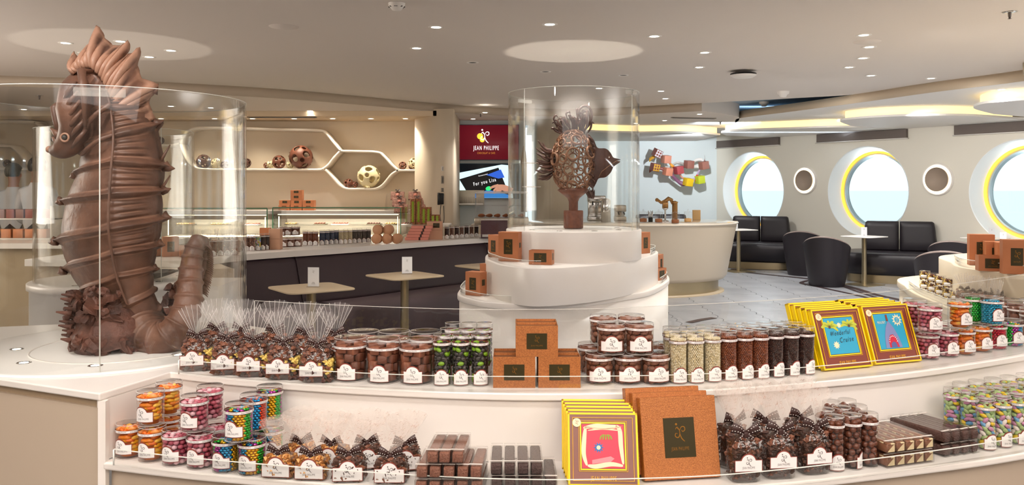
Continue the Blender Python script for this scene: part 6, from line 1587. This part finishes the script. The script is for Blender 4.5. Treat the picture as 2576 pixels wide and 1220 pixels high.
# round tins
def tin():
    e = thing('round_tin', None, 'box'); M = R_(PI/2, 'X')
    B().add(lathe([(.001, -.03), (.048, -.03), (.05, -.026), (.05, .02), (.001, .02)], 36), 0, M).obj('body', mat('tan_tin', 'C8946E', .5), e)
    B().add(lathe([(.051, .012), (.052, .03), (.049, .034), (.001, .034)], 36), 0, M).obj('lid', mat('tan_tin', 'C8946E', .5), e); return e
tn = tin()
for k, (px, dz, lab) in enumerate(((949, 0, 'round tan tin, left of the bottom three on the bar'), (975, 0, 'round tan tin, middle of the bottom three on the bar'), (1000, 0, 'round tan tin, right of the bottom three on the bar'), (952, .098, 'round tan tin stacked on top, left'), (978, .098, 'round tan tin stacked on top, right'))):
    D = 8.35; place(tn, ((px-1288)/F*D, D, ZB+.0525+dz*.93), -.25, lab, 'round tins on the bar')
# pink ribboned boxes
m_pinkb = mat('pink_card', 'D98C7C', .45)
for k in range(5):
    p = U(1030+k*4, 605, ZB); e = thing('pink_gift_box', 'flat pink gift box with brown ribbon on the bar, %s from the bottom' % ORD[k], 'box', (p.x+.06, p.y+.13, ZB+.0004+k*.0315), .15-.04*k, 'pink gift boxes on the bar')
    B().add(rbox(0, 0, .015, .25-.005*k, .17, .03, .002, 1), sm=False).obj('box', m_pinkb, e); B().add(box(.03, 0, .0305, .02, .172, .0012)).add(box(.03, -.0862, .015, .02, .001, .031)).obj('ribbon', m_ribbon, e)
# dotted purple box, pastry case
D_ = U(1240, 601, ZB).y+.06; e = thing('purple_gift_box', 'dark purple dotted box in a clear sleeve at the right end of the bar', 'box', ((1243-1288)/F*D_, D_+.08, ZB+.0004))
B().add(rbox(0, 0, .10, .30, .10, .20, .002, 1), sm=False).obj('box', mat('purple_card', '4E2C38', .4), e)
b = B()
for i in range(19):
    for j in range(12): b.add(box(-.14+i*.0155+(.007 if j % 2 else 0), -.051, .012+j*.0158, .004, .0015, .004))
b.obj('dots', mat('pink_dot', 'A87880', .5), e)['kind'] = 'stuff'; B().add(box(-.09, -.053, .03, .09, .001, .03)).obj('tag', m_paper, e)
B().add(box(0, 0, .106, .33, .13, .212), sm=False).obj('clear_sleeve', m_plast, e)
D_ = 11.0; e = thing('pastry_cabinet', 'clear stacked pastry cabinet with croissants below the screens', 'cabinet', ((1262-1288)/F*D_, D_, 0))
B().add(box(0, 0, .5, .8, .5, 1.0), sm=False).obj('stand', m_body, e); B().add(rbox(0, 0, 1.045, .72, .4, .09, .01)).obj('base', m_steel, e)
B().add(box(0, 0, 1.25, .70, .38, .32), sm=False).obj('glass', m_plast, e); B().add(box(0, 0, 1.25, .69, .37, .008)).obj('shelf', m_plast, e); B().add(rbox(0, 0, 1.425, .70, .38, .03, .012)).obj('top', m_plrim, e)
b0 = None
for k in range(6):
    c = thing('croissant', 'golden pastry in the pastry cabinet, %s from the left' % ORD[k], 'pastry', (e.location.x-.27+k*.105, D_-.02, 1.093), .4*k, 'pastries in the cabinet')
    b = B().add(tube(cat([Vector((-.045, .02, .018)), Vector((-.02, -.012, .024)), Vector((.02, -.012, .024)), Vector((.045, .02, .018))], 5), [.006+.019*math.sin(PI*i/15)*(1-.12*(i % 2)) for i in range(16)], 12)); b.obj('pastry', mat('croissant', 'B06A3C', .5, nz=('8A4A28', 40)), c)
b = thing('clear_pastry_tray', 'shelf of glasses on the wall left of the pastry cabinet', 'glasses', (X(1183, 13.3), 13.25, 1.22)); B().add(box(0, 0, 0, .42, .2, .02)).obj('shelf', m_white, b)
for k in range(5): B().add(lathe([(.001, .012), (.025, .012), (.03, .12)], 16)).obj('tumbler', m_plast, b, T(-.15+k*.075, 0, 0))
B().add(box(0, .1, .1, .45, .01, .25)).obj('back_panel', mat('cream_panel2', 'E4DCCB', .5), b)
# copper pyramid, candy stands and green boxes on the back counter
zb = 1.1505; D_ = 12.1
pk3 = cbox(.17, .12, .075, (0, .01, .07, .035), False, False)
x0 = X(741, D_)
for k, (dx, lv, lab) in enumerate(((-.13, 0, 'lower left'), (.05, 0, 'lower middle'), (.13+.1, 0, 'lower right'), (-.12, 1, 'second layer left'), (.055, 1, 'second layer middle'), (.23, 1, 'second layer right'), (.05, 2, 'third layer'), (.05, 3, 'topmost'))):
    place(pk3, (x0+dx-.05, D_+.15, zb+lv*.0755), 0, 'orange box of the small pyramid on the back counter, %s' % lab, 'orange box pyramid on the back counter')
m_bark = mat('bark_candy', '6A3E30', .6, nz=('C09080', 70))
for k in range(6):
    col = k//3; r = k % 3; D_ = 11.9; p = W((1000, 1045)[col]+r*6-4, 494+r*16, D_)
    e = thing('candy_slab', 'tilted pack of chocolate bark with white tag, %s in the %s stack' % (['top', 'middle', 'bottom'][r], ['left', 'right'][col]), 'sweets', (p.x, D_+.16-r*.07, p.z-.03), .05, 'bark packs on the back counter'); e.rotation_euler = (-.5, 0, .05)
    B().add(rbox(0, 0, .04, .20, .03, .13, .004)).obj('slab', m_bark, e); B().add(box(0, -.017, .05, .05, .002, .05), 0, R_(0)).obj('tag', m_pinkb, e); bow(e, .11, -.02, 1.2)
e = thing('clear_easel', 'clear stepped stand that carries the bark packs', 'stand', (X(1012, 12.1), 12.15, zb)); B().add(xf(prism([(-.12, 0), (.14, 0), (.14, .26), (.0, .2), (-.1, .05)], -.25, .28), lambda x, y, z: (z, x, y)), 0, sm=False).obj('stand', m_plast, e)
m_grn = mat('green_label', '9DB83A', .5); m_brb = mat('brown_pattern_box', '7A3A20', .5, nz=('B07A4A', 60))
D_ = 10.9
for k, (px, h) in enumerate(((1040, .34), (1054, .34), (1067, .23), (1079, .23), (1090, .13), (1101, .13))):
    x = X(px, D_); e = thing('slim_brown_box', 'slim patterned box with green stripe, %s from the left' % ORD[k], 'box', (x, D_, 1.0), 0, 'slim boxes with green stripes'); B().add(box(0, 0, h/2, .066, .12, h), sm=False).obj('box', m_brb, e); B().add(box(0, -.0605, h/2, .03, .001, h*.8)).obj('stripe', m_grn, e)
e = thing('service_stand', 'cream cupboard carrying the slim boxes beside the display case', 'cupboard', (X(1070, D_), D_+.1, 0)); B().add(box(.0, 0, .49, .62, .6, .98), sm=False).obj('body', m_body, e); B().add(box(0, 0, .99, .64, .62, .02), sm=False).obj('top', m_white, e)
# far left: white rack with copper packs
e = thing('white_rack', 'white two-level rack with copper packs at the far left behind the glass', 'rack', (-5.2, 8.3, .971))
for z in (.0, .2): B().add(box(0, 0, z+.006, 1.2, .22, .012)).obj('rack_shelf', m_white, e)
for s in (-1, 1): B().add(box(s*.59, 0, .17, .02, .22, .34)).obj('rack_side', m_white, e)
for k in range(12): B().add(rbox(-.53+k*.096, 0, .213+.045, .08, .1, .09, .003)).obj('pack', m_red if k % 2 else m_mauve, e)
for k in range(9): B().add(rbox(-.5+k*.12, 0, .013+.045, .1, .1, .09, .003)).obj('pack', m_copper2, e)
# ================================================================ STAFF BEHIND THE BAR (seen from behind through the glass)
def person(lab, x, y, h, rz, sx=1):
    e = thing('person', lab, 'person', (x, y, .0085), rz)
    s = h/1.75
    J = [((0, 0, .95), (.15, .11)), ((0, 0, 1.15), (.14, .10)), ((0, .01, 1.35), (.165, .11)), ((0, .02, 1.47), (.09, .07)), ((0, .015, 1.53), (.052, .055)), ((0, 0, 1.60), (.068, .08)), ((0, -.005, 1.67), (.076, .095)), ((0, 0, 1.73), (.055, .07))]
    ed = [(i, i+1) for i in range(7)]
    def chain(root, pts):
        k = root
        for p, r in pts: J.append((p, r)); ed.append((k, len(J)-1)); k = len(J)-1
        return k
    for sg in (-1, 1):
        k = chain(2, [((sg*.17, .01, 1.40), (.06, .06)), ((sg*.225, .01, 1.22), (.045, .045)), ((sg*.24, -.03, 1.08), (.038, .038)), ((sg*.19, -.20, .99), (.026, .026)), ((sg*.17, -.25, .97), (.03, .018))])
        for q in range(4): chain(k, [((sg*.17+(q-1.5)*.018, -.29, .965), (.008, .008)), ((sg*.17+(q-1.5)*.019, -.325+abs(q-1.3)*.006, .955), (.007, .007))])
        chain(k, [((sg*.17-sg*.035, -.265, .97), (.009, .009)), ((sg*.17-sg*.045, -.285, .965), (.008, .008))])
        chain(0, [((sg*.095, 0, .85), (.085, .085)), ((sg*.10, -.005, .50), (.055, .055)), ((sg*.10, .01, .10), (.04, .04)), ((sg*.10, -.08, .035), (.04, .03)), ((sg*.10, -.15, .03), (.03, .022))])
    me = bpy.data.meshes.new('body'); me.from_pydata([tuple(c*s for c in p) for p, r in J], ed, []); o = bpy.data.objects.new('body', me); C.objects.link(o)
    md = o.modifiers.new('skin', 'SKIN'); me.skin_vertices
    for i, (p, r) in enumerate(J): me.skin_vertices[0].data[i].radius = (r[0]*s, r[1]*s); 
    me.skin_vertices[0].data[0].use_root = True
    ms = o.modifiers.new('sub', 'SUBSURF'); ms.levels = 1; ms.render_levels = 1
    dg = bpy.context.evaluated_depsgraph_get(); nm = bpy.data.meshes.new_from_object(o.evaluated_get(dg)); bpy.data.objects.remove(o)
    for m in (mat('skin', 'B07A60', .5), mat('white_shirt', 'DCDCE0', .7), mat('dark_trousers', '2A2428', .7)): nm.materials.append(m)
    for p in nm.polygons:
        z = p.center.z/s; p.use_smooth = True; p.material_index = 0 if z > 1.50 or (abs(p.center.y) > .14*s and z < 1.06 and z > .9) else (1 if z > .97 else (2 if z > .055 else 2))
    ob = bpy.data.objects.new('body', nm); C.objects.link(ob); ob.parent = e
    hm_ = mat('black_hair', '17130F', .5, bump=.3, bs=80)
    B().add(xf(ico(.1, 3), lambda a, b_, c: (a*.98*s, max(b_, -.055)*1.1*s+.012, (max(c, -.055 if b_ > 0 else .035)*1.15+1.69)*s))).obj('hair', hm_, e)
    b = B()
    for sg in (-1, 1): b.add(ico(.011, 2), 0, T(sg*.030*s, -.088*s, 1.655*s))
    b.obj('eye', mat('eye_dark', '20160F', .3), e)
    B().add(ico(.015, 2), 0, T(0, -.108*s, 1.63*s) @ S_(.8, 1, 1.3)).obj('nose', mat('skin', 'B07A60', .5), e); B().add(box(0, -.096*s, 1.60*s, .04, .012, .006)).obj('mouth', mat('lips', '8A4A44', .5), e)
    for sg in (-1, 1): B().add(ico(.02, 2), 0, T(sg*.082*s, 0, 1.645*s) @ S_(.4, .8, 1.3)).obj('ear', mat('skin', 'B07A60', .5), e)
    return e
person('person in a white shirt with black hair behind the bar at the far left', X(36, 10.2), 10.2, 1.74, PI)
person('taller person in a white shirt seen from behind, left of the seahorse', X(96, 9.6), 9.6, 1.80, PI)
